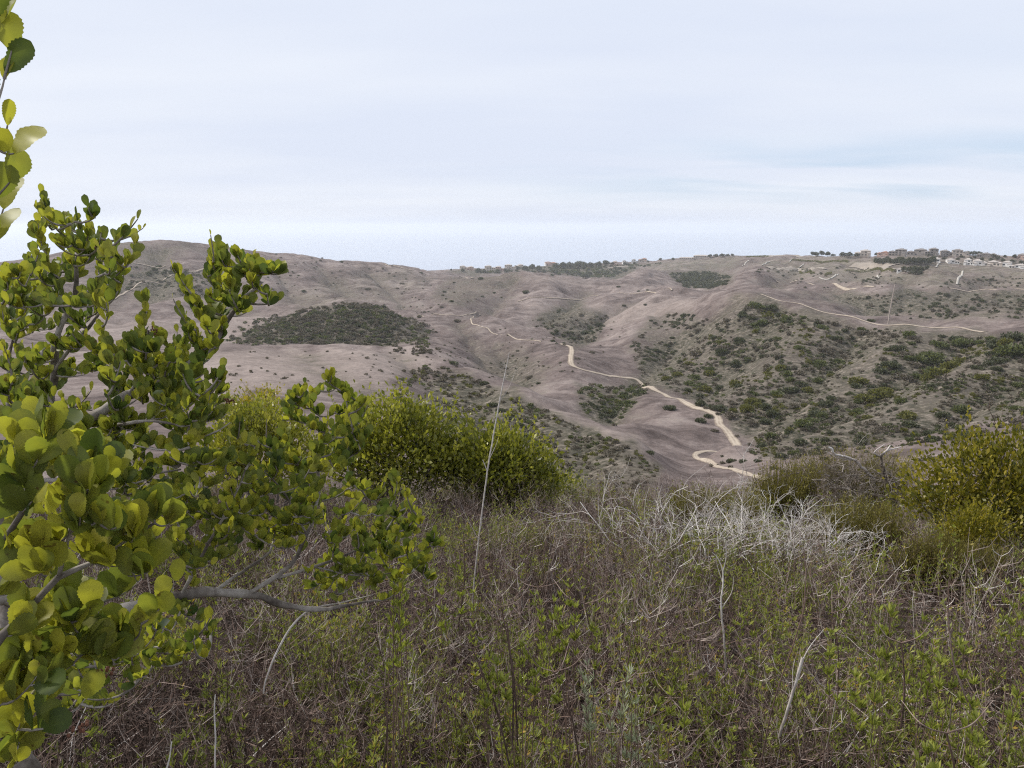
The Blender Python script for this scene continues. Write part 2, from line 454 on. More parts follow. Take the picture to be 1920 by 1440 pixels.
def hit(u, v, rmin=0.0, rmax=1e9):
    """first point of the ground met by the ray through pixel (u, v), beyond rmin"""
    d = direction(u, v); h = math.hypot(d[0], d[1])
    rr = _march[(_march > rmin) & (_march < rmax)]
    X, Y, Z = d[0] / h * rr, d[1] / h * rr, CAM_Z + d[2] / h * rr
    g = ground(X, Y)
    below = np.nonzero(Z <= g)[0]
    if len(below) == 0:                       # just over the ridge: take the closest pass
        i = int(np.argmin((Z - g) / rr)); return np.array([X[i], Y[i], g[i]])
    i = below[0]
    if i == 0: return np.array([X[0], Y[0], g[0]])
    a = (Z[i - 1] - g[i - 1]); b = (g[i] - Z[i]); f = a / (a + b + 1e-12)
    x, y = X[i - 1] + f * (X[i] - X[i - 1]), Y[i - 1] + f * (Y[i] - Y[i - 1])
    return np.array([x, y, float(ground(x, y))])

# ravines and spurs cut into the slopes, and the fold that hides the road's last bend
def poly_dist(P):
    P = np.array(P); best = np.full(x_.shape, 1e9)
    for a_, b_ in zip(P[:-1], P[1:]):
        dx, dy = b_ - a_; tt_ = np.clip(((x_ - a_[0]) * dx + (y_ - a_[1]) * dy) / (dx * dx + dy * dy), 0, 1)
        best = np.minimum(best, np.hypot(x_ - a_[0] - tt_ * dx, y_ - a_[1] - tt_ * dy))
    return best
CUT = [([(1335,600),(1265,640),(1210,690),(1165,740),(1135,795)], 5.0, 15, 250, 650), ([(1140,585),(1105,612),(1075,640)], 4.0, 16, 350, 900),
    ([(1820,640),(1720,695),(1610,760),(1480,815)], 4.0, 11, 150, 520), ([(1610,622),(1560,680),(1500,760),(1420,800)], 3.2, 10, 150, 520), ([(1940,690),(1840,745),(1730,800),(1610,838)], 3.4, 10, 120, 520),
    ([(1450,580),(1420,640),(1370,700),(1320,745)], 3.0, 11, 200, 560), ([(600,500),(640,540),(690,572)], 6.0, 24, 600, 1400), ([(510,485),(540,540),(565,580)], 6.0, 22, 560, 1400), ([(690,505),(740,545),(765,580)], 6.5, 24, 560, 1400),
    ([(400,475),(440,530),(455,595)], 6.0, 22, 560, 1400), ([(300,470),(300,520),(270,580)], 6.5, 24, 560, 1400), ([(180,490),(200,530),(180,585)], 6.0, 24, 560, 1400), ([(965,520),(935,560),(900,598)], 5.0, 20, 500, 1300),
    ([(1100,545),(1060,580),(1010,620)], 4.0, 18, 400, 1100), ([(930,640),(960,690),(975,735)], 3.5, 14, 250, 800), ([(860,600),(890,645),(930,690)], 4.0, 14, 330, 900), ([(1220,550),(1160,580),(1110,605)], 4.0, 16, 450, 1100),
    ([(900,720),(900,790),(940,880)], 2.2, 8, 70, 330), ([(1000,765),(1000,820),(1030,900)], 2.0, 7, 70, 330), ([(1090,800),(1095,850),(1110,900)], 1.8, 6, 60, 300), ([(560,660),(620,700),(700,745)], 1.6, 12, 100, 420), ([(740,660),(790,700),(850,760)], 2.4, 10, 100, 420),
    ([(1560,545),(1620,570),(1660,592)], 5.0, 18, 440, 900), ([(1860,520),(1800,545),(1740,570)], 5.0, 22, 440, 1200), ([(1700,520),(1690,550),(1700,580)], 4.0, 18, 440, 1200), ([(1500,495),(1460,520),(1440,535)], 5.0, 24, 600, 1600), ([(1620,500),(1600,520),(1560,538)], 4.0, 24, 600, 1600)]
ravine = np.zeros(x_.shape); dz_ = np.zeros(x_.shape)
for pix_, dep_, wid_, ra_, rb_ in CUT:
    dep_ = dep_ * (1.7 if rb_ >= 900 else 1.3)
    Pq = smooth_path_simple([hit(u_, v_, ra_, rb_)[:2] for u_, v_ in pix_])
    dd_ = poly_dist(Pq) + wid_ * 0.35 * fbm(x_ / (wid_ * 2), y_ / (wid_ * 2), 2, 44)
    gss = np.exp(-(dd_ / wid_) ** 2 * 0.8) ; dz_ -= dep_ * np.exp(-np.abs(dd_) / wid_ * 1.1) - 0.38 * dep_ * np.exp(-((dd_ - 2.1 * wid_) / (1.1 * wid_)) ** 2)
    ravine = np.maximum(ravine, np.exp(-(dd_ / (wid_ * 0.75)) ** 2))
shelf = np.where((T_ > _rt[0]) & (T_ < _rt[-1]), smooth(4, 40, _near), 1.0)
z_ += dz_ * shelf * (r_ > 50)
kn = at(1366, 862, 186)
z_ += 3.7 * np.exp(-(((x_ - kn[0]) / 5.8) ** 2 + ((y_ - kn[1]) / 6.5) ** 2))
ZG = z_

# where scrub, green growth, pale straw and bare soil lie on the land
U_, V_ = project(np.stack([x_.ravel(), y_.ravel(), z_.ravel()], 1))
U_ = U_.reshape(x_.shape); V_ = V_.reshape(x_.shape)
front = (np.abs(T_) < R(44))
def inpoly(U, Vv, poly):
    ins = np.zeros(U.shape, bool); p = np.array(poly, float); q = np.roll(p, -1, 0)
    for (x1, y1), (x2, y2) in zip(p, q):
        c = ((y1 > Vv) != (y2 > Vv)) & (U < (x2 - x1) * (Vv - y1) / (y2 - y1 + 1e-12) + x1)
        ins ^= c
    return ins
def soft(poly, r0, r1, jit=10.0, seed=3):
    """membership of a patch of land, ragged at its rim"""
    jit = jit * 2.6
    ju = jit * fbm(x_ / (r_ * 0.03), y_ / (r_ * 0.03), 3, seed); jv = 0.5 * jit * fbm(x_ / (r_ * 0.03), y_ / (r_ * 0.03), 3, seed + 50)
    m = (inpoly(U_ + ju, V_ + jv, poly) & front & (r_ > r0) & (r_ < r1)).astype(float)
    for _ in range(9):
        m[1:-1, 1:-1] = (m[1:-1, 1:-1] * 2 + m[:-2, 1:-1] + m[2:, 1:-1] + m[1:-1, :-2] + m[1:-1, 2:]) / 6
    return m
MOUND = [(430,640),(480,608),(560,586),(650,566),(720,574),(770,596),(810,624),(790,640),(735,650),(600,650)]
FACE = [(1240,690),(1330,600),(1400,552),(1460,565),(1600,603),(1700,616),(1960,640),(1960,830),(1700,850),(1500,850),(1420,860),(1390,800),(1300,755),(1215,715)]
SPUR = [(840,690),(960,735),(1080,790),(1200,835),(1260,880),(1200,1000),(900,1000),(800,850),(760,780)]
scrub = (0.7 * soft(MOUND, 380, 640, 5) + 0.6 * soft(FACE, 170, 520, 25) + 0.55 * soft(SPUR, 60, 330, 20)
    + 0.9 * soft([(1255,512),(1330,508),(1370,520),(1385,532),(1330,541),(1280,540)], 780, 1500, 8)
    + 0.35 * soft([(1290,508),(1340,490),(1440,486),(1410,505),(1330,540)], 780, 1700, 8)
    + 0.75 * soft([(830,508),(960,500),(1200,492),(1200,520),(1150,522),(1060,515),(980,509),(930,512),(880,520)], 1250, 2300, 6)
    + 0.55 * soft([(1010,585),(1080,565),(1140,590),(1130,640),(1075,660),(1030,620)], 350, 900, 14)
    + 0.5 * soft([(1070,715),(1150,730),(1210,715),(1205,745),(1160,790),(1120,800),(1080,760)], 200, 400, 10)
    + 0.5 * soft([(1170,650),(1240,590),(1300,580),(1330,600),(1250,680),(1210,710)], 250, 620, 16)
    + 0.62 * soft([(1560,560),(1700,545),(1850,550),(1960,556),(1960,600),(1760,602),(1700,600),(1640,580)], 440, 780, 12)
    + 0.35 * soft([(1440,545),(1560,540),(1700,560),(1650,595),(1540,575)], 480, 780, 12)
    + 0.75 * soft([(1850,555),(1925,540),(1960,560),(1960,596),(1900,590)], 490, 780, 8)
    + 0.55 * soft([(215,500),(330,500),(400,515),(420,560),(300,560),(200,540)], 600, 1150, 10)
    + 0.45 * soft([(200,455),(340,452),(390,462),(330,485),(230,492)], 800, 1250, 6)
    + 0.5 * soft([(840,518),(940,510),(975,512),(940,545),(860,580),(800,560)], 700, 1250, 8)
    + 0.3 * soft([(900,690),(1010,660),(1060,690),(980,740),(930,730)], 260, 460, 14))
green = (0.62 * soft([(1400,480),(1560,478),(1960,490),(1960,545),(1700,538),(1450,520)], 780, 1400, 14)
    + 0.7 * soft([(1200,495),(1400,480),(1380,505),(1250,510)], 1300, 2000, 6)
    + 0.5 * soft(SPUR, 60, 330, 20) + 0.35 * soft([(880,660),(1000,650),(990,700),(900,700)], 300, 460, 14)
    + 0.6 * soft([(540,578),(620,566),(600,580),(560,592)], 600, 900, 3)
    + 0.35 * soft([(500,560),(700,500),(820,520),(760,560),(620,570)], 700, 1250, 14)
    + 0.3 * soft(FACE, 170, 520, 30))
straw = (0.75 * soft([(330,658),(520,652),(740,652),(840,676),(780,700),(640,735),(480,725),(380,760),(250,740)], 140, 400, 22)
    + 0.6 * soft([(440,640),(520,600),(600,572),(420,600),(380,640)], 420, 800, 8)
    + 0.5 * soft([(100,610),(230,596),(400,604),(450,640),(330,652),(100,650)], 380, 700, 14)
    + 0.6 * soft([(1140,580),(1290,560),(1320,575),(1200,605),(1120,612)], 480, 900, 10)
    + 0.5 * soft([(930,565),(1130,570),(1120,590),(1010,585)], 600, 1000, 8)
    + 0.45 * soft([(980,512),(1110,527),(1110,538),(990,525)], 850, 1250, 5)
    + 0.5 * soft([(1770,602),(1870,566),(1900,575),(1860,606)], 380, 560, 6)
    + 0.45 * soft([(1440,520),(1640,498),(1660,510),(1560,530)], 800, 1200, 8)
    + 0.6 * soft([(930,725),(1080,780),(1200,822),(1240,850),(1200,850),(1060,800),(930,745)], 120, 330, 5))
scrub = scrub + 0.42 * ravine * (r_ > 60)
scrub = np.clip(scrub, 0, 1); green = np.clip(green, 0, 1); straw = np.clip(straw, 0, 1)
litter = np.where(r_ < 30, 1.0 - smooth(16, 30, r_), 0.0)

ni, nj = x_.shape
V = np.stack([x_, y_, z_], -1).reshape(-1, 3)
ii, jj = np.meshgrid(np.arange(ni - 1), np.arange(nj - 1), indexing='ij')
a0 = ii * nj + jj
Fq = np.stack([a0, a0 + nj, a0 + nj + 1, a0 + 1], -1).reshape(-1, 4)[:, ::-1]
V = np.concatenate([V, [[0, 0, 0.0]]])
cen = len(V) - 1
Ft = np.stack([np.full(ni - 1, cen), (np.arange(ni - 1)) * nj, (np.arange(ni - 1) + 1) * nj], 1)[:, ::-1]

m_ground, t = new_mat("dry_hillside")
tc = N(t, 'ShaderNodeTexCoord')
def nz(scale, detail, rough=0.55, vec=None, dist=0.0):
    q = N(t, 'ShaderNodeTexNoise', in_Scale=scale, in_Detail=detail, in_Roughness=rough, in_Distortion=dist)
    t.links.new(vec if vec is not None else tc.outputs['Object'], q.inputs['Vector'])
    return q.outputs['Fac']
def mixc(fac, a, b, blend='MIX'):
    q = N(t, 'ShaderNodeMix', data_type='RGBA', blend_type=blend)
    for s_, idx in ((fac, 0), (a, 6), (b, 7)):
        if hasattr(s_, 'links'): t.links.new(s_, q.inputs[idx])
        else: q.inputs[idx].default_value = s_ if idx == 0 else tuple(s_) + (1,)
    return q.outputs[2]
def math_(op, a, b=None, c=None, clamp=False):
    q = N(t, 'ShaderNodeMath', operation=op, use_clamp=clamp)
    for i, s_ in enumerate((a, b, c)):
        if s_ is None: continue
        if hasattr(s_, 'links'): t.links.new(s_, q.inputs[i])
        else: q.inputs[i].default_value = s_
    return q.outputs[0]
def attr(nm):
    return N(t, 'ShaderNodeAttribute', attribute_name=nm).outputs['Fac']
n_big = nz(0.012, 5); n_mid = nz(0.07, 6, 0.6, dist=0.6); n_small = nz(0.55, 5, 0.65); n_fine = nz(5.0, 4, 0.7)
grass = ramp(t, [(0.36, (0.082, 0.063, 0.057)), (0.5, (0.165, 0.130, 0.118)), (0.64, (0.295, 0.243, 0.220))], math_('ADD', math_('MULTIPLY', n_mid, 0.65), math_('MULTIPLY', n_big, 0.35)))
grass = mixc(math_('MULTIPLY', attr('straw'), 0.6), grass, (0.37, 0.305, 0.265))
greenc = ramp(t, [(0.35, (0.105, 0.098, 0.066)), (0.65, (0.18, 0.165, 0.115))], n_mid)
f_green = math_('MULTIPLY', attr('green'), ramp(t, [(0.38, (0.25,) * 3), (0.6, (1,) * 3)], nz(0.05, 5, 0.6)))
grass = mixc(f_green, grass, greenc)
n_clump = nz(0.26, 4, 0.7, dist=0.8)
scrubc = ramp(t, [(0.36, (0.040, 0.042, 0.028)), (0.5, (0.095, 0.084, 0.062)), (0.62, (0.20, 0.168, 0.138))], math_('ADD', math_('MULTIPLY', n_small, 0.5), math_('MULTIPLY', n_clump, 0.5)))
f_scr = math_('ADD', attr('scrub'), math_('ADD', math_('MULTIPLY', math_('SUBTRACT', n_mid, 0.5), 1.5), math_('MULTIPLY', math_('SUBTRACT', n_small, 0.5), 1.0)))
f_scr = ramp(t, [(0.16, (0, 0, 0)), (0.75, (1, 1, 1))], f_scr)
grass = mixc(f_scr, grass, scrubc)
grass = mixc(1.0, grass, ramp(t, [(0.34, (0.55,) * 3), (0.64, (1.32,) * 3)], math_('ADD', math_('MULTIPLY', n_small, 0.45), math_('ADD', math_('MULTIPLY', nz(0.22, 5, 0.7), 0.3), math_('MULTIPLY', nz(1.7, 3, 0.7), 0.25)))), 'MULTIPLY')
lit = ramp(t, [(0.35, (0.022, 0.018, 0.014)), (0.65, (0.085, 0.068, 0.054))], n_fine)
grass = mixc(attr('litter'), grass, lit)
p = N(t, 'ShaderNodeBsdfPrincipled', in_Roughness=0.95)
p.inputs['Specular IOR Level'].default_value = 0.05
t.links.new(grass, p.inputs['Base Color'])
bmp = N(t, 'ShaderNodeBump', in_Strength=0.7, in_Distance=0.8)
t.links.new(math_('ADD', math_('MULTIPLY', n_small, 0.6), math_('MULTIPLY', n_mid, 1.6)), bmp.inputs['Height'])
t.links.new(bmp.outputs[0], p.inputs['Normal'])
o = N(t, 'ShaderNodeOutputMaterial'); t.links.new(p.outputs[0], o.inputs[0])
ext = lambda a: np.concatenate([a.ravel(), [0.0]])
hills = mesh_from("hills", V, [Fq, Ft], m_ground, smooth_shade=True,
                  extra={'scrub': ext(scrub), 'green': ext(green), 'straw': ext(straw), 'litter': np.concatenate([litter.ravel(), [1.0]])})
tag(hills, "rolling dry coastal hills with folds and gullies", kind='structure')

# ---------------------------------------------------------------- sea
m_sea, t = new_mat("sea_water")
tc = N(t, 'ShaderNodeTexCoord')
p = N(t, 'ShaderNodeBsdfPrincipled', in_Roughness=0.12)
p.inputs['Base Color'].default_value = (0.24, 0.29, 0.38, 1)
p.inputs['IOR'].default_value = 1.33
nw = N(t, 'ShaderNodeTexNoise', in_Scale=0.02, in_Detail=5.0); t.links.new(tc.outputs['Object'], nw.inputs['Vector'])
b = N(t, 'ShaderNodeBump', in_Strength=0.03, in_Distance=6.0); t.links.new(nw.outputs['Fac'], b.inputs['Height']); t.links.new(b.outputs[0], p.inputs['Normal'])
o = N(t, 'ShaderNodeOutputMaterial'); t.links.new(p.outputs[0], o.inputs[0])
mb = MB(); S = 26000.0
mb.add([[-S, -S, -200], [S, -S, -200], [S, S, -200], [-S, S, -200]], [[0, 1, 2, 3]])
sea = tag(mb.build("sea", m_sea), "pale calm ocean fading into the sky", kind='structure')

# ---------------------------------------------------------------- haze
m_haze, t = new_mat("haze_air")
pv = N(t, 'ShaderNodeVolumePrincipled')
pv.inputs['Color'].default_value = (0.93, 0.96, 1.0, 1)
pv.inputs['Density'].default_value = HAZE_DENSITY = 0.00009
pv.inputs['Anisotropy'].default_value = 0.2
o = N(t, 'ShaderNodeOutputMaterial'); t.links.new(pv.outputs[0], o.inputs['Volume'])
mb = MB(); mb.box((0, 0, (-207.5 + 62) / 2), (2 * S + 400, 2 * S + 400, 62 + 207.5))
haze = tag(mb.build("haze", m_haze), "thin pale sea haze", kind='stuff')

# ---------------------------------------------------------------- dirt roads
m_dirt, t = new_mat("pale_dirt")
tc = N(t, 'ShaderNodeTexCoord')
c1 = ramp(t, [(0.35, (0.27, 0.215, 0.165)), (0.65, (0.42, 0.35, 0.275))], nz(0.35, 5, 0.6))
p = N(t, 'ShaderNodeBsdfPrincipled', in_Roughness=0.95); p.inputs['Specular IOR Level'].default_value = 0.05
# worn verges: grass creeps in from the sides, wheel tracks are barer
ed = attr('edge')
fe = math_('ADD', ed, math_('MULTIPLY', math_('SUBTRACT', nz(0.5, 5, 0.7), 0.5), 1.6))
c1 = mixc(ramp(t, [(0.55, (0,) * 3), (0.95, (1,) * 3)], fe), c1, (0.20, 0.16, 0.13))
c1 = mixc(math_('MULTIPLY', attr('rut'), 0.55), c1, (0.50, 0.43, 0.345))
t.links.new(c1, p.inputs['Base Color'])
o = N(t, 'ShaderNodeOutputMaterial'); t.links.new(p.outputs[0], o.inputs[0])
m_drain = plain_mat("pale_concrete", (0.42, 0.385, 0.33), 0.12, 0.5)

def smooth_path(P, step):
    P = np.asarray(P); out = []
    Q = np.concatenate([[2 * P[0] - P[1]], P, [2 * P[-1] - P[-2]]])
    for i in range(1, len(Q) - 2):
        n_ = max(2, int(np.linalg.norm(Q[i + 1] - Q[i]) / step))
        for s_ in np.arange(n_) / n_:
            a, b, c, d = Q[i - 1], Q[i], Q[i + 1], Q[i + 2]
            out.append(0.5 * (2 * b + (c - a) * s_ + (2 * a - 5 * b + 4 * c - d) * s_ ** 2 + (3 * b - a - 3 * c + d) * s_ ** 3))
    out.append(P[-1])
    return np.array(out)

def draped(name, pix, width, mat, rmin, rmax, step=2.0, label=None, ragged=0.25, fixed=None, kind='structure', cat=None, group=None, taper=None):
    P = np.array([hit(u, v, rmin, rmax)[:2] for u, v in pix]) if fixed is None else np.array(fixed)
    S_ = smooth_path(P, step)
    for _ in range(6):
        S_[1:-1] = (S_[:-2] + 2 * S_[1:-1] + S_[2:]) / 4
    tn = np.gradient(S_, axis=0); tn /= np.linalg.norm(tn, axis=1, keepdims=True) + 1e-9
    nrm = np.stack([-tn[:, 1], tn[:, 0]], 1)
    k = np.arange(len(S_))
    L = width / 2 * (1 + ragged * fbm(k * step / 7.0, k * 0 + 0.3, 3, 31)); Rr = width / 2 * (1 + ragged * fbm(k * step / 7.0, k * 0 + 8.3, 3, 37))
    if taper: tq = 1 - (1 - taper[1]) * smooth(taper[0], taper[0] + 0.1, k / len(S_)); L = L * tq; Rr = Rr * tq
    rows = []
    for f in np.linspace(-1, 1, 7):
        off = np.where(f < 0, f * L, f * Rr)[:, None]
        xy = S_ + nrm * off
        rr = np.hypot(xy[:, 0], xy[:, 1])
        lift = 0.06 + rr * 0.00055 + np.maximum(0, rr - 550) * 0.0008
        lift = lift * (1 - 0.6 * abs(f) ** 4)
        rows.append(np.concatenate([xy, (ground(xy[:, 0], xy[:, 1]) + lift)[:, None]], 1))
    V = np.stack(rows, 1).reshape(-1, 3)
    i = np.arange(len(S_) - 1)[:, None] * 7; j = np.arange(6)[None]
    F = np.stack([i + j, i + j + 1, i + 7 + j + 1, i + 7 + j], -1).reshape(-1, 4)[:, ::-1]
    base = V[len(V) // 2].copy()
    fe_ = np.tile(np.abs(np.linspace(-1, 1, 7)), len(S_)); ob = mesh_from(name, V, F, mat, smooth_shade=True, offset=base, extra={'edge': fe_, 'rut': (np.abs(fe_ - 0.34) < 0.1).astype(float)}); ob.location = tuple(base)
    tag(ob, label, cat, group, kind)
    return ob

_rd = [hit(u, v, 180, 600)[:2] for u, v in [(1052,645),(1069,650),(1072,663),(1070,679),(1080,689),(1100,696),(1130,702),(1180,709),(1200,715),(1225,730),(1250,742),(1290,758),(1330,772),(1350,781),(1346,792),(1362,806),(1376,826)]]
_rd += [at(1392, 840, 214)[:2], at(1402, 846, 206)[:2], at(1388, 848, 203)[:2]] + [hit(u, v, 120, 260)[:2] for u, v in [(1345,846),(1316,847),(1303,853),(1312,861),(1335,868),(1370,879),(1400,888),(1440,900)]]
draped("dirt_road", [], 2.9, m_dirt, 0, 0, 1.5, "winding pale dirt road climbing out of the valley", fixed=_rd, taper=(0.68, 0.6))
draped("dirt_track", [(1015,641),(960,632),(920,622),(895,610),(883,600),(888,594)], 1.1, m_dirt, 350, 800, 2, "faint dirt track on the middle hill")
draped("dirt_track", [(785,590),(830,591),(870,592),(900,590)], 1.2, m_dirt, 480, 900, 2, "faint level track behind the dark mound")
_rp = [(u, float(np.interp(u, RIDGE[:, 0], RIDGE[:, 1])) - 3.0) for u in (1425, 1450, 1500, 1550, 1600, 1650, 1700, 1750, 1800, 1850)]
draped("ridge_road", [], 2.8, m_dirt, 0, 0, 2, "pale dirt road running along the ridge under the pole", fixed=[at(u, 600, r)[:2] for u, r in _rp])
draped("far_track", [(1455,527),(1490,528),(1520,532),(1570,536),(1640,538)], 3.4, m_dirt, 620, 1200, 4, "pale track across the far right hillside")
draped("far_track", [(1780,541),(1860,543),(1930,544)], 2.2, m_dirt, 600, 1200, 4, "thin pale track at the far right edge")
draped("hill_track", [(190,567),(250,541),(310,523),(350,512),(385,505)], 2.4, m_dirt, 500, 1150, 4, "pale track climbing the far left hill")
draped("hill_track", [(250,494),(275,498),(310,499)], 2.2, m_dirt, 700, 1150, 4, "short pale track near the top of the left hill")
draped("hill_track", [(722,496),(750,502),(775,508)], 3.5, m_dirt, 900, 1500, 4, "tan road cut on the crest of the left hill")
draped("hill_track", [(862,514),(875,517),(886,522)], 5.0, m_dirt, 900, 1400, 4, "tan road cut beside the hilltop shrubs")
draped("hill_track", [(970,566),(1040,560),(1120,555),(1220,548),(1260,545)], 1.8, m_dirt, 700, 1150, 4, "thin trail along the middle hill")

DR = "pale drains on the far slope"
for pix, lab in [
    ([(1805,509),(1794,534)], "pale straight drain running down the slope under the white houses"),
    ([(1649,522),(1645,517)], "very short pale drain above the pole"),
    ([(1391,500),(1404,489)], "pale diagonal drain at the left end of the far slope"),
    ([(1429,498),(1443,491)], "pale diagonal drain above the long pale bank"),
    ([(1494,506),(1507,496)], "pale diagonal drain at the right end of the long pale bank"),
    ([(1480,492),(1486,487)], "shortest pale diagonal drain high under the skyline"),
    ([(1755,502),(1763,492)], "pale diagonal drain beside the leftmost white house"),
    ([(1571,515),(1558,523),(1536,521)], "pale bent drain wall in the middle of the far slope")]:
    draped("drain", pix, 1.9, m_drain, 600, 1500, 3, lab, 0.1, kind='thing', cat='drain', group=DR)
BK = "terrace banks on the far slope"
m_bank = plain_mat("bare_bank", (0.27, 0.225, 0.18), 0.2, 0.15)
for pix, w_, lab in [
    ([(1440,503),(1492,504)], 11.0, "long bare pale bank on the far slope"),
    ([(1498,505),(1548,506)], 7.0, "faint bare bank right of the long pale bank"),
    ([(1600,496),(1640,497),(1680,497)], 20.0, "broad bare terrace below the dark tree row"),
    ([(1590,505),(1640,505),(1675,506)], 9.0, "narrow bare terrace above the long hedge"),
    ([(1440,481),(1500,482),(1535,481)], 12.0, "bare strip just under the skyline")]:
    draped("terrace_bank", pix, w_, m_bank, 750, 1600, 4, lab, 0.5, kind='thing', cat='bank', group=BK)

# ---------------------------------------------------------------- leaf clump meshes
def leaf_quads(P, D, size, aspect=0.6, g=rng, droop=0.0):
    """one folded diamond per point: P base (n,3), D direction (n,3)"""
    n_ = len(P)
    D = D / (np.linalg.norm(D, axis=1, keepdims=True) + 1e-9)
    Rv = g.normal(size=(n_, 3)); S_ = np.cross(D, Rv); S_ /= np.linalg.norm(S_, axis=1, keepdims=True) + 1e-9
    size = np.broadcast_to(np.asarray(size, float), (n_,))[:, None]
    mid = P + D * size * 0.55
    V = np.stack([P, mid + S_ * size * aspect * 0.5, P + D * size, mid - S_ * size * aspect * 0.5], 1).reshape(-1, 3)
    F = np.arange(n_ * 4).reshape(-1, 4)
    return V, F

def lobes_points(n_, lobes, g=rng, shell=0.55):
    """points through the volume of several lobes (cx,cy,cz,rx,ry,rz), thicker to their outside; and their outward directions"""
    L = np.array(lobes, float)
    w = (L[:, 3] * L[:, 4] + L[:, 4] * L[:, 5] + L[:, 3] * L[:, 5]); w /= w.sum()
    k = g.choice(len(L), n_, p=w)
    d = g.normal(size=(n_, 3)); d /= np.linalg.norm(d, axis=1, keepdims=True)
    rad = shell + (1 - shell) * g.random(n_) ** 0.6
    rad *= 1 + 0.16 * np.sin(d[:, 0] * 7 + k * 2.1) * np.cos(d[:, 1] * 6 + k) * 1.0
    P = L[k, :3] + d * L[k, 3:] * rad[:, None]
    return P, d, rad

def clump(n_leaf, lobes, size, g, up=0.5, tint=(0.3, 0.7), aspect=0.65, shell=0.5):
    P, d, rad = lobes_points(n_leaf, lobes, g, shell)
    D = d + np.array([0, 0, up]) + g.normal(size=P.shape) * 0.5
    V, F = leaf_quads(P, D, size * g.uniform(0.7, 1.3, n_leaf), aspect, g)
    tt = g.uniform(tint[0], tint[1], n_leaf) + 0.12 * np.sin(P[:, 0] * 5 / max(1e-6, lobes[0][3]) + P[:, 1] * 3)
    return V, F, np.repeat(np.clip(tt, 0, 1), 4)

# hillside shrub prototypes, unit radius about 1 m, resting on z = 0
def shrub_lobes(g, flat=0.75):
    nl = g.integers(3, 6); out = [(0, 0, 0.42 * flat, 0.75, 0.7, 0.55 * flat)]
    for _ in range(nl):
        a = g.uniform(0, 6.28); q = g.uniform(0.3, 0.65)
        out.append((q * math.cos(a), q * math.sin(a), g.uniform(0.25, 0.6) * flat, g.uniform(0.3, 0.5), g.uniform(0.3, 0.5), g.uniform(0.3, 0.5) * flat))
    return out
m_hs = {
 'dark': leaf_mat("dark_scrub_leaf", [(0.1, (0.042, 0.046, 0.029)), (0.5, (0.085, 0.090, 0.054)), (0.9, (0.14, 0.143, 0.088))], 0.6, 0.25, 0.25),
 'green': leaf_mat("green_scrub_leaf", [(0.1, (0.058, 0.066, 0.028)), (0.5, (0.105, 0.117, 0.050)), (0.9, (0.165, 0.175, 0.078))], 0.6, 0.3, 0.25),
 'olive': leaf_mat("olive_scrub_leaf", [(0.1, (0.075, 0.072, 0.022)), (0.5, (0.13, 0.125, 0.035)), (0.9, (0.20, 0.19, 0.06))], 0.6, 0.3, 0.25),
 'grey': leaf_mat("grey_scrub_twigs", [(0.1, (0.085, 0.072, 0.056)), (0.5, (0.155, 0.132, 0.108)), (0.9, (0.26, 0.225, 0.19))], 0.8, 0.15, 0.1),
}
protos = {}
for kc in m_hs:
    protos[kc] = []
    for q in range(5):
        g = np.random.default_rng(100 + q + 17 * len(protos))
        V, F, tt = clump(520 if kc != 'grey' else 420, shrub_lobes(g, 0.8), 0.26, g, 0.6, (0.15, 0.85), 0.6, 0.45)
        V[:, 2] = np.maximum(V[:, 2], -0.1)
        protos[kc].append((V, F, tt))
proto_mesh = {}
COLW = {'dark': 'dark green', 'green': 'mid green', 'olive': 'yellow green', 'grey': 'grey brown'}
def zone(u, v, r):
    if r > 640: return "on the far hills", "shrubs on the far hills"
    if u < 800 and v < 660: return "on the dark mound", "shrubs on the mound"
    if u < 1060 and v > 660 and r < 300: return "on the near spur", "shrubs on the near spur"
    if 1050 < u < 1240 and v > 690: return "in the roadside hollow", "shrubs in the hollow by the road"
    if u < 1260: return "on the middle slopes", "shrubs on the middle slopes"
    if u < 1440 and v > 740: return "by the road bends", "shrubs beside the winding road"
    if v < 640: return "under the ridge road", "shrubs high on the right slope"
    if v > 805: return "at the right slope's foot", "shrubs at the foot of the right slope"
    if u < 1560: return "on the right slope's left side", "shrubs on the left of the right slope"
    if u < 1740: return "on the right slope's middle", "shrubs in the middle of the right slope"
    return "on the right slope's right side", "shrubs on the right of the right slope"
shrub_n = 0
def put_shrub(u, v, wpx, kc, rmin=60, rmax=1500, flat=1.0, P=None):
    global shrub_n
    P = hit(u, v + wpx * 0.2, rmin, rmax) if P is None else P
    r = math.hypot(P[0], P[1]); rad = 0.5 * wpx * r / FPX / 1.05
    q = shrub_n % 5
    if (kc, q) not in proto_mesh:
        V, F, tt = protos[kc][q]
        o = mesh_from("hillside_shrub", V, F, m_hs[kc], None, tt)
        proto_mesh[(kc, q)] = o.data
    else:
        o = bpy.data.objects.new("hillside_shrub", proto_mesh[(kc, q)]); COL.objects.link(o)
    shrub_n += 1
    o.location = (P[0], P[1], P[2] - 0.1 * rad)
    o.rotation_euler = (0, 0, rng.uniform(0, 6.28))
    s_ = rad
    o.scale = (s_, s_ * rng.uniform(0.85, 1.1), s_ * flat * rng.uniform(0.8, 1.1))
    ph, gr = zone(u, v, r)
    sz = "small" if wpx < 17 else ("large" if wpx > 36 else "rounded")
    tag(o, f"{sz} {COLW[kc]} shrub {ph}", "shrub", gr)
    return o
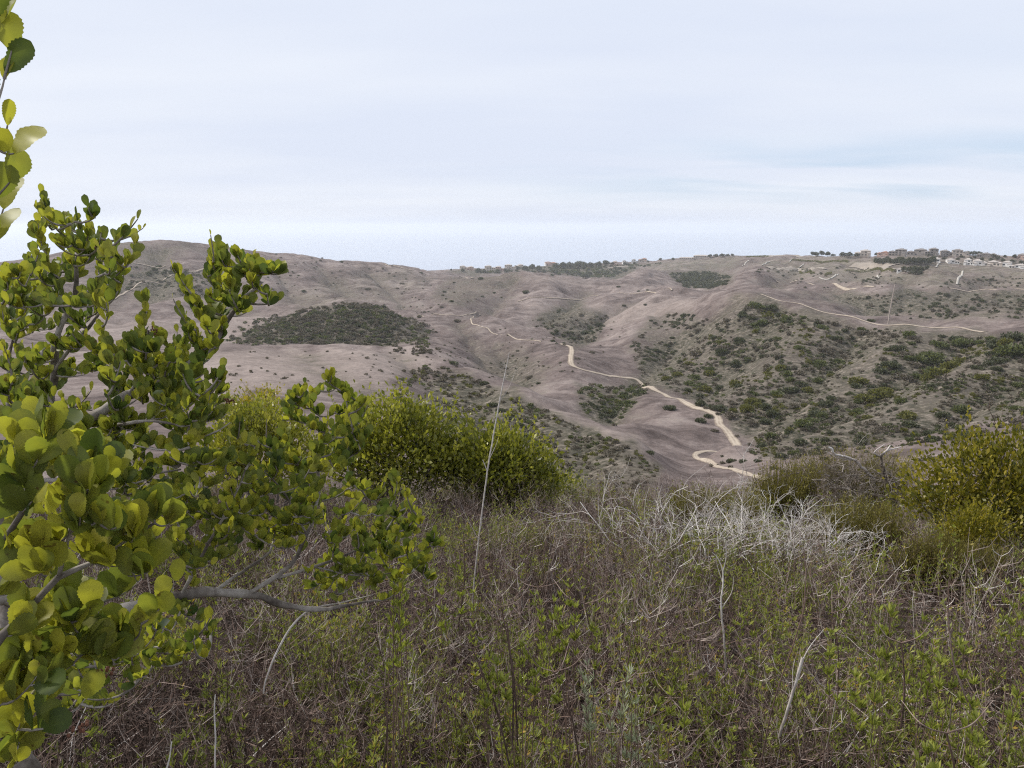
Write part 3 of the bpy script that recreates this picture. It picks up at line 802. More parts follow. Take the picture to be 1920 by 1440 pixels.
MAN = [(1570,633,30,'dark'),(1415,570,30,'green'),(1427,575,25,'green'),(1412,595,20,'dark'),(1392,590,20,'dark'),(1482,602,14,'dark'),(1633,600,16,'dark'),
(1460,633,24,'green'),(1607,711,45,'olive'),(1607,722,30,'dark'),(1458,740,25,'olive'),(1433,787,28,'dark'),(1447,815,36,'green'),(1502,827,36,'dark'),(1610,825,30,'dark'),
(1700,776,45,'olive'),(1706,793,35,'dark'),(1770,775,40,'dark'),(1800,765,40,'green'),(1903,765,26,'green'),(1870,690,24,'dark'),(1912,720,30,'green'),(1777,815,18,'green'),
(1707,822,24,'green'),(1800,798,22,'green'),(1463,853,32,'dark'),(1370,862,24,'dark'),(1392,862,18,'dark'),(1420,863,18,'dark'),(1453,875,26,'olive'),(1327,778,22,'dark'),
(1313,787,28,'dark'),(1327,760,20,'dark'),(1350,763,35,'dark'),(1385,722,20,'dark'),(1400,762,40,'olive'),(1420,757,26,'olive'),(1375,768,22,'olive'),(1430,667,16,'dark'),(1463,668,14,'dark'),(1807,640,40,'green'),
(1793,633,30,'dark'),(1763,643,40,'green'),(1893,653,60,'green'),(1900,630,50,'dark'),(1863,647,26,'dark'),(1743,667,55,'green'),(1720,672,40,'green'),(1670,680,45,'dark'),(1650,693,30,'dark'),(1783,683,45,'olive'),(1800,676,36,'olive'),
(1720,703,30,'green'),(1760,697,50,'olive'),(1740,705,40,'olive'),(1647,735,50,'olive'),(1620,743,45,'olive'),(1660,728,34,'olive'),(1747,723,24,'dark'),(1533,773,50,'dark'),(1507,792,42,'green'),(1520,785,34,'green'),
(1547,753,40,'dark'),(1560,745,30,'dark'),(1627,780,30,'olive'),(1490,757,30,'grey'),(1410,790,30,'grey'),(1340,805,22,'grey'),
(908,717,26,'dark'),(850,678,28,'dark'),(840,690,12,'dark'),(847,717,22,'grey'),(1010,717,12,'dark'),(993,705,22,'grey'),(1073,633,16,'dark'),(1095,623,20,'dark'),(1108,614,18,'dark'),(1123,607,20,'dark'),(1037,638,12,'dark'),
(987,546,15,'dark'),(902,521,15,'dark'),(833,546,9,'dark'),(830,553,8,'dark'),(927,548,8,'dark'),(940,557,8,'dark'),(847,564,11,'dark'),(852,529,8,'dark'),(808,576,9,'grey'),(828,575,9,'grey'),(905,555,9,'dark'),
(1257,762,34,'dark'),(1183,730,30,'green'),(1196,733,26,'dark'),(1170,742,26,'green'),(1177,753,26,'green'),(1160,752,22,'olive'),(1130,753,22,'dark'),(1140,770,18,'olive'),(1140,788,14,'dark'),(1218,847,26,'dark'),
(925,757,28,'dark'),(940,768,28,'dark'),(955,782,26,'dark'),(975,795,26,'dark'),(993,790,24,'green'),(1000,830,38,'green'),(1020,845,34,'green'),(985,815,30,'green'),(1045,855,24,'dark'),(847,782,20,'dark'),(858,600,16,'grey'),
(1260,632,12,'dark'),(1230,655,20,'dark'),(1212,672,18,'dark'),(1250,645,18,'dark'),(1265,612,12,'dark'),(1320,650,14,'grey'),(1220,600,10,'dark'),
(1110,660,14,'grey'),(950,690,12,'grey'),(1210,570,9,'dark'),(1170,572,9,'dark'),(1160,537,9,'dark'),(1198,545,9,'dark'),(1215,543,8,'dark'),(640,490,10,'dark'),(600,487,8,'grey'),
(690,540,14,'grey'),(570,545,10,'dark'),(730,512,7,'dark'),(790,511,8,'dark'),(520,498,10,'grey'),(745,540,9,'grey'),
(1545,655,26,'grey'),(1580,665,22,'grey'),(1500,650,20,'green'),(1620,650,18,'grey'),(1440,690,22,'grey'),(1480,710,26,'green'),(1520,690,24,'grey'),(1570,690,24,'grey'),(1600,760,26,'grey'),(1850,740,26,'grey'),(1650,800,20,'grey'),(1680,805,24,'grey'),(1840,640,20,'green'),
(1350,640,18,'olive'),(1310,660,22,'olive'),(1290,680,24,'olive'),(1270,700,28,'olive'),(1300,705,30,'green'),(1330,690,26,'green'),(1250,708,24,'olive'),(1350,725,22,'dark'),(1310,740,22,'dark'),(1290,730,18,'dark')]
for u, v, w_, kc in MAN:
    far_ = v < 585 and u < 1300
    put_shrub(u, v, w_ * (0.88 if w_ > 20 else 1), kc, 300 if far_ else 90, 1400, 0.82)
# further individuals and then the uncountable rest, on the same ground
def scatter(n_, poly, rmin, rmax, w0, w1, kinds, thin=0.0, fray=0, g=rng):
    out = []; p = np.array(poly, float); lo, hi = p.min(0), p.max(0); tries = 0
    while len(out) < n_ and tries < n_ * 60:
        tries += 1
        u, v = g.uniform(lo[0], hi[0]), g.uniform(lo[1], hi[1])
        if not inpoly(np.array([u]), np.array([v]), poly)[0]: continue
        d_ = noise2(np.array([u / 46.0]), np.array([v / 20.0]), 77)[0] * 0.6 + noise2(np.array([u / 120.0]), np.array([v / 50.0]), 78)[0] * 0.6
        if d_ + thin < g.uniform(-0.5, 0.45): continue
        if fray: u += g.normal() * fray * 2.2; v += g.normal() * fray * 0.45
        P = hit(u, v, rmin, rmax); r = math.hypot(P[0], P[1])
        ks = kinds
        kc = ks[int(np.clip((noise2(np.array([u / 70.0]), np.array([v / 28.0]), 90)[0] * 0.9 + 0.5) * len(ks) + g.uniform(-0.9, 0.9), 0, len(ks) - 1))]
        out.append((u, v, w0 + (w1 - w0) * g.random() ** 1.8, kc, P, r))
    return out
FACE_S = [(1225,712),(1320,625),(1400,575),(1440,572),(1520,600),(1600,612),(1700,622),(1930,640),(1930,830),(1760,845),(1560,850),(1440,870),(1400,845),(1380,795),(1320,765)]
LOW_S = [(1380,800),(1560,780),(1930,740),(1930,860),(1500,890),(1330,880),(1350,845)]
SPUR_S = [(800,680),(850,695),(960,742),(1080,798),(1200,845),(1240,880),(1190,930),(1000,930),(880,860),(800,790),(700,740)]
ind = scatter(120, FACE_S, 150, 520, 15, 30, ['grey', 'dark', 'green', 'grey', 'olive', 'dark'])
for u, v, w_, kc, P, r in ind:
    put_shrub(u, v, w_, kc, P=P)
# labels: small families of look-alikes are told apart by their order from left to right
NUM = ['zero', 'one', 'two', 'three', 'four', 'five', 'six', 'seven', 'eight', 'nine']
ORD = ['', 'second', 'third', 'fourth', 'fifth', 'sixth', 'seventh', 'eighth']
def order_labels(prefix):
    fam = {}
    for ob_ in COL.objects:
        if ob_.name.split('.')[0] == prefix: fam.setdefault(ob_['label'], []).append(ob_)
    for lab_, obs_ in fam.items():
        n_ = len(obs_)
        if not 2 <= n_ <= 9: continue
        obs_.sort(key=lambda q: q.location.x / q.location.y)
        many_ = lab_.replace(' shrub ', ' shrubs ')
        for k_, ob_ in enumerate(obs_):
            pos_ = 'leftmost' if k_ == 0 else 'rightmost' if k_ == n_ - 1 else (ORD[k_] + ' from left' if k_ < n_ / 2 else ORD[n_ - 1 - k_] + ' from right')
            ob_['label'] = f"{pos_} of the {NUM[n_]} {many_}"
order_labels('hillside_shrub')
rest = (scatter(3900, FACE_S, 150, 520, 3, 12, ['grey', 'grey', 'dark', 'grey', 'green', 'grey', 'olive']) + scatter(160, LOW_S, 120, 350, 6, 14, ['grey', 'dark', 'grey', 'green'])
    + scatter(1300, SPUR_S, 80, 330, 4, 15, ['grey', 'green', 'grey', 'grey', 'olive', 'grey'])
    + scatter(1900, [(440,642),(500,606),(570,586),(650,568),(715,576),(765,598),(800,622),(780,636),(735,648),(600,648)], 400, 640, 4, 13, ['grey', 'dark', 'grey', 'green', 'grey', 'dark', 'grey'], thin=0.3, fray=9)
    + scatter(60, [(735,640),(800,630),(830,655),(790,672),(740,660)], 300, 560, 7, 14, ['grey', 'green', 'grey'])
    + scatter(120, [(1040,580),(1140,590),(1120,640),(1060,650),(1000,600)], 380, 900, 5, 10, ['dark', 'grey'])
    + scatter(150, [(1080,715),(1150,728),(1215,718),(1205,745),(1150,800),(1090,770)], 200, 400, 7, 16, ['dark', 'green', 'grey', 'green'])
    + scatter(160, [(1180,650),(1240,592),(1300,590),(1330,600),(1250,690),(1205,712)], 250, 620, 5, 12, ['dark', 'grey', 'grey'])
    + scatter(260, [(1256,515),(1325,510),(1365,518),(1380,530),(1330,541),(1285,540)], 780, 1500, 6, 12, ['dark', 'dark'])
    + scatter(200, [(1560,560),(1700,548),(1930,555),(1930,598),(1700,598)], 440, 800, 4, 10, ['dark', 'grey', 'dark'])
    + scatter(160, [(1380,505),(1560,500),(1930,520),(1930,545),(1700,540),(1460,540)], 640, 1300, 3, 7, ['dark', 'grey', 'dark'])
    + scatter(330, [(870,512),(960,503),(1110,500),(1240,494),(1200,505),(1150,521),(1100,520),(980,508),(930,513)], 1250, 2400, 4, 9, ['dark', 'green', 'dark'])
    + scatter(160, [(215,500),(330,502),(400,516),(420,555),(300,556),(205,540)], 600, 1150, 4, 11, ['dark', 'grey', 'dark'])
    + scatter(130, [(430,460),(760,500),(900,560),(820,600),(600,565),(420,560)], 600, 1400, 3, 6, ['grey', 'dark', 'grey'])
    + scatter(150, [(760,660),(1000,600),(1200,600),(1100,690),(1000,740),(900,710)], 250, 900, 3, 7, ['grey', 'dark', 'grey'])
    + scatter(60, [(430,655),(760,660),(830,700),(800,760),(700,750),(430,745)], 130, 400, 4, 9, ['grey', 'grey', 'grey']))
low = {}
for kc in m_hs:
    low[kc] = []
    for q in range(8):
        g = np.random.default_rng(300 + q + 31 * list(m_hs).index(kc))
        V, F, tt = clump(130, shrub_lobes(g, 0.75), 0.42, g, 0.6, (0.15, 0.85), 0.65, 0.5)
        low[kc].append((V, F, tt))
for kc in m_hs:
    mb = MB()
    for i, (u, v, w_, k2, P, r) in enumerate(rest):
        if k2 != kc: continue
        V, F, tt = low[kc][i % 8]
        rad = 0.5 * w_ * r / FPX / 1.05; a = rng.uniform(0, 6.28); ca, sa = math.cos(a), math.sin(a)
        W = np.stack([(V[:, 0] * ca - V[:, 1] * sa), (V[:, 0] * sa + V[:, 1] * ca), V[:, 2] * rng.uniform(0.75, 1.1)], 1) * rad + P
        mb.add(W, F, np.clip(tt + rng.uniform(-0.25, 0.25), 0, 1))
    tag(mb.build("scrub", m_hs[kc]), f"low {COLW[kc]} scrub dotted over the hillsides", "scrub", kind='stuff')

# ---------------------------------------------------------------- far trees
m_trunk = plain_mat("tree_bark", (0.10, 0.085, 0.07), 0.2, 3.0)
tree_protos = []
def make_tree(lobes, hgt, trunk_r, name="tree"):
    g = np.random.default_rng(500 + len(tree_protos))
    root = empty(name)
    V, F, tt = clump(900, lobes, 0.11, g, 0.3, (0.05, 0.8), 0.7, 0.35)
    mesh_from("crown", V, F, m_hs['dark'], root, tt)
    mb = MB(); mb.tube([(0, 0, -0.05), (0.01, 0, 0.25), (-0.01, 0.01, 0.55)], [trunk_r, trunk_r * 0.75, trunk_r * 0.4], 6)
    for k_ in range(3):
        a = k_ * 2.1; mb.tube([(0, 0, 0.3), (0.12 * math.cos(a), 0.12 * math.sin(a), 0.5), (0.22 * math.cos(a), 0.22 * math.sin(a), 0.65)], [trunk_r * 0.5, trunk_r * 0.35, trunk_r * 0.15], 5)
    mb.build("trunk", m_trunk, root)
    tree_protos.append(root)
    return root
make_tree([(0,0,0.62,0.33,0.33,0.3),(0.2,0.1,0.5,0.26,0.25,0.22),(-0.2,0.05,0.52,0.26,0.25,0.24),(0.02,-0.15,0.75,0.22,0.22,0.22)], 1, 0.03)
make_tree([(0,0,0.5,0.45,0.42,0.33),(0.3,0.1,0.42,0.3,0.3,0.26),(-0.33,-0.1,0.45,0.3,0.3,0.26),(0.1,0.2,0.68,0.26,0.25,0.24)], 1, 0.04)
used_tree = [False] * 2
def put_tree(u, vb, hpx, kind, rmin, rmax, label, group, sx=1.0):
    P = hit(u, vb, rmin, rmax); r = math.hypot(P[0], P[1]); h = 0.85 * hpx * r / FPX; sx = sx * 1.12
    src = tree_protos[kind]
    if not used_tree[kind]:
        root = src; used_tree[kind] = True
    else:
        root = src.copy(); COL.objects.link(root)
        for ch in src.children:
            c_ = ch.copy(); COL.objects.link(c_); c_.parent = root
    root.location = (P[0], P[1], P[2] - 0.02 * h); root.rotation_euler = (0, 0, rng.uniform(0, 6.28)); root.scale = (h * sx, h * sx, h)
    tag(root, label, "tree", group)
for u, vb, h, kd, lab, sx in [(1524,480,9,0,"dark tree at the left end of the right skyline clump",1.2),(1531,480,9,1,"broad dark tree in the right skyline clump",1.2),(1541,479,11,0,"tallest dark tree of the right skyline clump",1.1),(1552,480,10,0,"dark tree at the right end of the right skyline clump",1.1),
    (1562,481,6,1,"low dark tree just right of the skyline clump",1.2),(1580,482,11,1,"dark blocky tree left of the pale big house",1.0),(1592,482,11,1,"second dark blocky tree left of the pale big house",1.0),(1605,482,8,1,"low dark tree touching the pale big house",1.2),(1643,480,7,0,"small dark tree right of the pale big house",1.1),
    (1670,480,8,0,"small dark tree between the pink house and its neighbour",1.0),(1704,480,7,1,"low dark tree between two skyline houses",1.2),(1741,481,6,1,"low tree behind the skyline houses",1.2),(1812,479,9,1,"grey green tree at the end of the house row",1.3),(1824,479,9,1,"broad grey green tree past the house row",1.3),(1836,480,9,1,"grey green tree further past the house row",1.3),
    (1850,482,8,1,"grey green tree near the right end of the skyline",1.4),(1862,483,7,1,"low grey green tree near the right end of the skyline",1.3),(1884,483,5,0,"lone small round tree on the right skyline",1.2),(1902,484,7,0,"dark tree beside the last house on the right",1.1)]:
    put_tree(u, vb, h, kd, 950, 1700, lab, "trees on the right skyline", sx)
for i, u in enumerate(range(1642, 1748, 7)):
    put_tree(u, 494 + (i % 3), 12 + (i * 5 % 4), 1, 900, 1500, "dense dark tree in the straight row under the skyline houses", "tree row under the skyline houses", 0.85)
for i, (u, v, h) in enumerate([(1752,486,7),(1770,487,6),(1796,488,6),(1818,488,7),(1840,489,7),(1858,490,7),(1880,491,7),(1898,493,7),(1915,495,7),(1803,484,6),(1828,485,7),(1870,487,7)]):
    put_tree(u, v, h, 1, 950, 1600, "dark olive tree on the bank between the two rows of houses", "trees between the house rows", 1.1)
for i, (u, v, h) in enumerate([(1694,508,10),(1705,510,12),(1716,510,13),(1727,509,11),(1738,505,8),(1712,514,9),(1724,514,9)]):
    put_tree(u, v, h, 1, 850, 1400, "low dark tree in the clump beside the small white building", "trees beside the white building", 1.0)
for u, v, h, kd, sx, lab in [(846,508,5,0,1,"small lone palm like tree at the left end of the far ridge"),(868,510,8,1,1,"dark tree left of the far pale houses"),(897,512,12,1,1,"broad dark tree between far pale houses"),(908,511,8,1,1,"low dark tree below far pale houses"),
    (968,506,10,1,1,"dark tree right of the far pale houses"),(984,508,13,1,1,"broad dark tree left of the orange roofed far house"),(998,508,15,0,1,"tall dark tree left of the orange roofed far house"),(1010,509,14,1,1,"dark tree in front of the orange roofed far house"),(1042,506,16,1,1,"dark tree right of the orange roofed far house"),
    (1056,505,16,0,1.2,"tall dark tree on the middle of the far ridge"),(1070,504,16,1,1,"broad dark tree on the middle of the far ridge"),(1084,504,17,0,1.3,"tallest dark tree on the far ridge"),(1096,504,16,1,1,"broad dark tree beside the tallest one"),(1108,502,13,1,1,"dark tree at the right end of the tall far trees"),
    (1122,500,12,1,1,"dark tree left of the small far white houses"),(1136,499,13,0,1.3,"round dark tree left of the small far white houses"),(1148,497,7,1,1,"low tree under the small far white houses"),(1172,497,7,1,1,"low tree among the small far white houses"),(1190,496,6,1,1,"low tree at the right of the far white houses"),
    (1215,492,5,1,1,"small dark tree past the last far house"),(1238,489,6,0,1.3,"small round tree on the bare far skyline"),(1262,488,6,1,1.2,"low tree left of the far terraces"),(1331,483,7,0,1.4,"round dark tree right of the far terraces"),(1342,482,7,1,1.2,"dark tree on the far skyline beside the round one"),(1354,482,8,1,1.3,"broad dark tree on the far skyline"),(1364,481,6,1,1.2,"low dark tree on the far skyline"),(1373,481,6,0,1.3,"last dark tree of the far skyline row")]:
    put_tree(u, v, h, kd, 1500, 2500, lab, "trees on the far ridge", sx)
for i, (u, v, h) in enumerate([(930,513,6),(950,512,7),(972,513,7),(1000,514,9),(1020,512,9),(1040,514,10),(1062,513,9),(1085,516,9),(1105,517,10),(1122,514,8),(1098,522,12),(1035,520,8),(1014,519,8)]):
    put_tree(u, v, h, 1, 1400, 2300, "blue green tree on the slope under the far ridge", "trees on the slope under the far ridge", 1.2)

# ---------------------------------------------------------------- houses
m_white = plain_mat("white_stucco", (0.72, 0.70, 0.67), 0.06, 0.3)
m_cream = plain_mat("cream_stucco", (0.52, 0.45, 0.38), 0.08, 0.3)
m_taupe = plain_mat("taupe_stucco", (0.27, 0.235, 0.21), 0.08, 0.3)
m_rose = plain_mat("rose_stucco", (0.48, 0.34, 0.28), 0.08, 0.3)
m_tile = plain_mat("terracotta_tile", (0.30, 0.155, 0.105), 0.15, 0.8)
m_greytile = plain_mat("grey_roof_tile", (0.20, 0.18, 0.17), 0.12, 0.8)
m_paletile = plain_mat("pale_roof_tile", (0.42, 0.37, 0.33), 0.1, 0.8)
m_glass, t = new_mat("window_glass")
p = N(t, 'ShaderNodeBsdfPrincipled', in_Roughness=0.08); p.inputs['Base Color'].default_value = (0.03, 0.035, 0.04, 1)
nn_ = N(t, 'ShaderNodeTexNoise', in_Scale=0.8); mr = N(t, 'ShaderNodeMapRange', in_3=0.05, in_4=0.16); t.links.new(nn_.outputs['Fac'], mr.inputs[0]); t.links.new(mr.outputs[0], p.inputs['Roughness'])
o = N(t, 'ShaderNodeOutputMaterial'); t.links.new(p.outputs[0], o.inputs[0])

def hip(mb, cx, cy, z0, w, d, h, eave=0.5, flat=0.0):
    w2, d2 = w / 2 + eave, d / 2 + eave
    rl = max(w2 - d2, 0.1) if w2 > d2 else 0.1
    V = [(cx - w2, cy - d2, z0), (cx + w2, cy - d2, z0), (cx + w2, cy + d2, z0), (cx - w2, cy + d2, z0),
         (cx - w2, cy - d2, z0 + 0.25), (cx + w2, cy - d2, z0 + 0.25), (cx + w2, cy + d2, z0 + 0.25), (cx - w2, cy + d2, z0 + 0.25),
         (cx - rl, cy, z0 + 0.25 + h), (cx + rl, cy, z0 + 0.25 + h)]
    mb.add(V, [[0, 3, 2, 1], [0, 1, 5, 4], [1, 2, 6, 5], [2, 3, 7, 6], [3, 0, 4, 7], [4, 5, 9, 8], [6, 7, 8, 9]])
    mb.add(V, [[5, 6, 9], [7, 4, 8]])
def house(u, vb, wpx, hpx, rmin, rmax, wall, roof, label, group, wings=1, storeys=2, seed=0):
    g = np.random.default_rng(900 + seed)
    P = hit(u, vb, rmin, rmax); r = math.hypot(P[0], P[1]); k_ = r / FPX
    W, H = wpx * k_, hpx * k_ * 1.12
    D = max(9.0, min(14.0, W * 0.6)); rh = min(2.0, H * 0.24); wh = H - rh
    root = empty("house", (P[0], P[1], P[2] - 0.4), -math.atan2(P[0], P[1]) + g.uniform(-0.22, 0.22))
    tag(root, label, "house", group)
    mw, mr_ = MB(), MB()
    mw.box((0, D / 2, (wh + 0.4) / 2 - 0.8), (W * 0.62 if wings else W, D, wh + 2.0))
    hip(mr_, 0, D / 2, wh - 0.0 + 0.2, W * 0.62 if wings else W, D, rh)
    zs = [(0, -0.02, W * (0.62 if wings else 1.0), wh)]
    if wings:
        s_ = 1 if g.random() < 0.5 else -1
        h2 = wh * g.uniform(0.55, 0.8); w2 = W * 0.37
        mw.box((s_ * (W * 0.31 + w2 / 2 - 0.02), D * 0.38, h2 / 2 - 0.4), (w2, D * 0.8, h2 + 1.2)); hip(mr_, s_ * (W * 0.31 + w2 / 2), D * 0.38, h2 + 0.203, w2, D * 0.8, rh * 0.8)
        zs.append((s_ * (W * 0.31 + w2 / 2), D * 0.38 - D * 0.4, w2, h2))
        h3 = wh * g.uniform(0.4, 0.6); w3 = W * 0.22
        mw.box((-s_ * (W * 0.2), -1.4, h3 / 2 - 0.4), (w3, 3.0, h3 + 1.2)); hip(mr_, -s_ * W * 0.2, -1.4, h3 + 0.205, w3, 3.0, rh * 0.5, 0.4)
    mw.build("wall", wall, root)
    rf = mr_.build("roof", roof, root)
    mc = MB(); mc.box((W * 0.12, D * 0.5, wh + rh * 0.8), (1.0, 1.0, 1.8)); mc.build("chimney", wall, rf)
    for (cx, y0, ww, hh) in zs:
        nrow = max(1, int(hh / 2.9)); ncol = max(2, int(ww / 4.2))
        for a in range(nrow):
            for b_ in range(ncol):
                if g.random() < 0.15: continue
                mg = MB(); wx = cx - ww / 2 + (b_ + 0.5) * ww / ncol; wz = 0.5 + (a + 0.5) * (hh - 0.3) / nrow
                if -0.2 < 0 and zs[0][0] == cx and wings and abs(wx + s_ * W * 0.2) < w3 / 2 + 0.8 and wz < h3 + 1.6: continue
                mg.box((wx, y0 - 0.02, wz), (min(2.2, ww / ncol * 0.55), 0.12, min(1.5, hh / nrow * 0.6)))
                mg.build("window", m_glass, root)
    return root
RT, LT, FT = "houses on the right skyline", "white houses under the right skyline", "pale houses along the far ridge"
hs = 0
for (u, vb, w_, h_, wl, rf, lab, gr, wg, r0, r1) in [
    (1623,480,24,10,m_cream,m_paletile,"big pale house standing left on the right skyline",RT,1,950,1600),
    (1658,480,17,7,m_rose,m_tile,"pink house with terracotta roof on the right skyline",RT,1,950,1600),
    (1687,480,25,11,m_taupe,m_greytile,"brown two storey house right of the pink house",RT,1,950,1600),
    (1724,480,28,11,m_taupe,m_greytile,"wide brown house in the middle of the skyline row",RT,1,950,1600),
    (1751,480,20,12,m_taupe,m_greytile,"tallest brown house on the right skyline",RT,1,950,1600),
    (1772,480,20,9,m_taupe,m_greytile,"brown house third from the right of its row",RT,1,950,1600),
    (1795,480,24,10,m_cream,m_greytile,"cream house at the right end of the skyline row",RT,1,950,1600),
    (1848,483,18,7,m_taupe,m_greytile,"grey house half hidden by trees near the right edge",RT,1,950,1600),
    (1862,483,14,6,m_cream,m_greytile,"small pale house half hidden near the right edge",RT,1,950,1600),
    (1915,486,18,8,m_rose,m_greytile,"last rosy house at the right edge of the skyline",RT,1,950,1600),
    (1755,492,11,7,m_white,m_paletile,"small white house alone left of the white row",LT,0,850,1500),
    (1783,494,18,7,m_white,m_paletile,"low white house second in the white row",LT,1,850,1500),
    (1813,497,15,10,m_white,m_paletile,"tall white house in the middle of the white row",LT,1,850,1500),
    (1833,498,19,9,m_white,m_paletile,"wide white house right of the tall white one",LT,1,850,1500),
    (1860,499,20,8,m_cream,m_paletile,"cream house among the white row",LT,1,850,1500),
    (1886,500,20,8,m_white,m_paletile,"white house near the right end of the white row",LT,1,850,1500),
    (1911,503,20,6,m_white,m_paletile,"low white house at the right edge of the photo",LT,1,850,1500),
    (867,507,16,8,m_cream,m_paletile,"leftmost cream house on the far ridge",FT,1,1500,2500),
    (884,507,14,7,m_rose,m_paletile,"second rosy house from the left on the far ridge",FT,1,1500,2500),
    (915,508,20,9,m_cream,m_paletile,"wide cream house on the far ridge",FT,1,1500,2500),
    (934,508,16,8,m_rose,m_paletile,"rosy house left of the biggest far house",FT,1,1500,2500),
    (953,507,22,10,m_cream,m_paletile,"biggest pale house on the far ridge",FT,1,1500,2500),
    (977,502,14,6,m_cream,m_paletile,"small cream house showing above dark trees",FT,1,1500,2500),
    (1028,496,18,7,m_white,m_tile,"white house with orange roof above dark trees",FT,1,1500,2500),
    (1038,494,20,6,m_rose,m_tile,"reddish house behind the orange roofed one",FT,1,1550,2500),
    (1153,496,13,6,m_rose,m_paletile,"small rosy house left of the far white group",FT,1,1500,2500),
    (1171,495,11,6,m_white,m_greytile,"small white house in the far group",FT,1,1500,2500),
    (1188,494,12,7,m_white,m_greytile,"white house with dark gable in the far group",FT,1,1500,2500),
    (1207,492,15,7,m_cream,m_tile,"cream house with terracotta roof at the end of the far group",FT,1,1500,2500),
    (1287,487,26,4,m_cream,m_paletile,"long low building left of the far skyline trees",FT,0,1500,2500),
    (1314,485,26,6,m_cream,m_paletile,"long pale building beside the far skyline trees",FT,0,1500,2500)]:
    hs += 1
    house(u, vb, w_, h_, r0, r1, wl, rf, lab, gr, wg, 2, hs)
# small white building on the slope, a wall and hedges
house(1689, 510, 11, 5, 750, 1300, m_white, m_paletile, "small white building on the open far slope", None, 0, 1, 77)
def strip_wall(name, pix, h, thick, mat, rmin, rmax, label, cat, group=None):
    P = smooth_path(np.array([hit(u, v, rmin, rmax)[:2] for u, v in pix]), 6.0)
    tn = np.gradient(P, axis=0); tn /= np.linalg.norm(tn, axis=1, keepdims=True); nr = np.stack([-tn[:, 1], tn[:, 0]], 1) * thick / 2
    z = ground(P[:, 0], P[:, 1])
    V = np.stack([np.c_[P - nr, z - 0.5], np.c_[P + nr, z - 0.5], np.c_[P + nr, z + h], np.c_[P - nr, z + h]], 1).reshape(-1, 3)
    i = np.arange(len(P) - 1)[:, None] * 4; j = np.arange(4)[None]
    F = np.stack([i + j, i + (j + 1) % 4, i + 4 + (j + 1) % 4, i + 4 + j], -1).reshape(-1, 4)
    F = np.concatenate([F, [[0, 3, 2, 1]], [[len(V) - 4, len(V) - 3, len(V) - 2, len(V) - 1]]])
    b0 = V[0].copy(); ob = mesh_from(name, V, F, mat, offset=b0); ob.location = tuple(b0)
    return tag(ob, label, cat, group)
strip_wall("garden_wall", [(1085,500),(1130,500),(1178,500)], 2.2, 0.5, m_cream, 1400, 2400, "long low pale wall below the far houses", "wall")
strip_wall("garden_wall", [(1697,509),(1712,510)], 1.4, 0.4, m_white, 750, 1300, "short white wall right of the small white building", "wall")
strip_wall("garden_wall", [(1700,481),(1745,481)], 1.6, 0.4, m_cream, 950, 1600, "pale terrace wall under the brown skyline houses", "wall")
def hedge(pix, h, rmin, rmax, label):
    P = smooth_path(np.array([hit(u, v, rmin, rmax)[:2] for u, v in pix]), 1.5)
    mb = MB(); g = np.random.default_rng(int(pix[0][0]))
    for (x, y) in P:
        V, F, tt = clump(40, [(0, 0, h * 0.5, 1.6, 1.3, h * 0.55)], 0.8, g, 0.3, (0.2, 0.8))
        mb.add(V + np.array([x, y, float(ground(x, y))]), F, tt)
    b0 = np.array([P[0][0], P[0][1], float(ground(P[0][0], P[0][1]))])
    ob = mb.build("hedge", m_hs['olive'], offset=b0); ob.location = tuple(b0)
    tag(ob, label, "hedge", "hedges on the far slope")
hedge([(1586,508),(1630,509),(1676,510)], 2.6, 750, 1400, "long straight dark hedge under the broad terrace")
hedge([(1500,511),(1526,513)], 2.0, 750, 1400, "short dark hedge left of the long straight one")
hedge([(1548,516),(1558,514)], 2.4, 750, 1400, "stubby dark hedge above the bent drain wall")
hedge([(1485,488),(1530,491),(1590,492)], 2.2, 850, 1500, "long faint hedge high on the far slope")
hedge([(1400,482),(1440,482)], 2.0, 950, 1700, "faint hedge along the skyline left of the trees")

# ---------------------------------------------------------------- pole
P = hit(1666, 601, 340, 460); r = math.hypot(P[0], P[1]); hp = 67 * r / FPX
m_pole = plain_mat("weathered_pole", (0.33, 0.28, 0.245), 0.15, 2.0)
mb = MB(); k_ = hp
mb.tube([(0, 0, -0.6), (0.02 * hp * 0.5, 0, hp * 0.3), (0.075 * hp * 0.6, 0, hp * 0.7), (0.075 * hp, 0, hp)], [0.36, 0.33, 0.28, 0.24], 10)
mb.tube([(0.075 * hp, 0, hp), (0.075 * hp, 0, hp + 0.12)], [0.25, 0.02], 10)
ob = mb.build("utility_pole", m_pole, smooth_shade=True); ob.location = tuple(P)
tag(ob, "tall slightly leaning pale pole standing beside the ridge road", "pole")

# ================================================================ plants around the camera
m_leaf_near = leaf_mat("leathery_leaf", [(0.0, (0.032, 0.054, 0.020)), (0.35, (0.092, 0.122, 0.032)), (0.65, (0.19, 0.205, 0.042)), (1.0, (0.40, 0.365, 0.052))], 0.46, 0.5, 0.3, spots=True)
m_leaf_bush = leaf_mat("bush_leaf", [(0.0, (0.042, 0.055, 0.014)), (0.5, (0.185, 0.188, 0.032)), (1.0, (0.42, 0.385, 0.058))], 0.42, 0.35, 0.4)
m_leaf_gold = leaf_mat("golden_bush_leaf", [(0.0, (0.032, 0.044, 0.011)), (0.5, (0.175, 0.158, 0.022)), (1.0, (0.40, 0.31, 0.036))], 0.42, 0.35, 0.4)
m_leaf_sprig = leaf_mat("sprig_leaf", [(0.0, (0.075, 0.082, 0.022)), (0.5, (0.19, 0.21, 0.042)), (0.85, (0.33, 0.335, 0.07)), (1.0, (0.40, 0.25, 0.06))], 0.5, 0.35, 0.3)
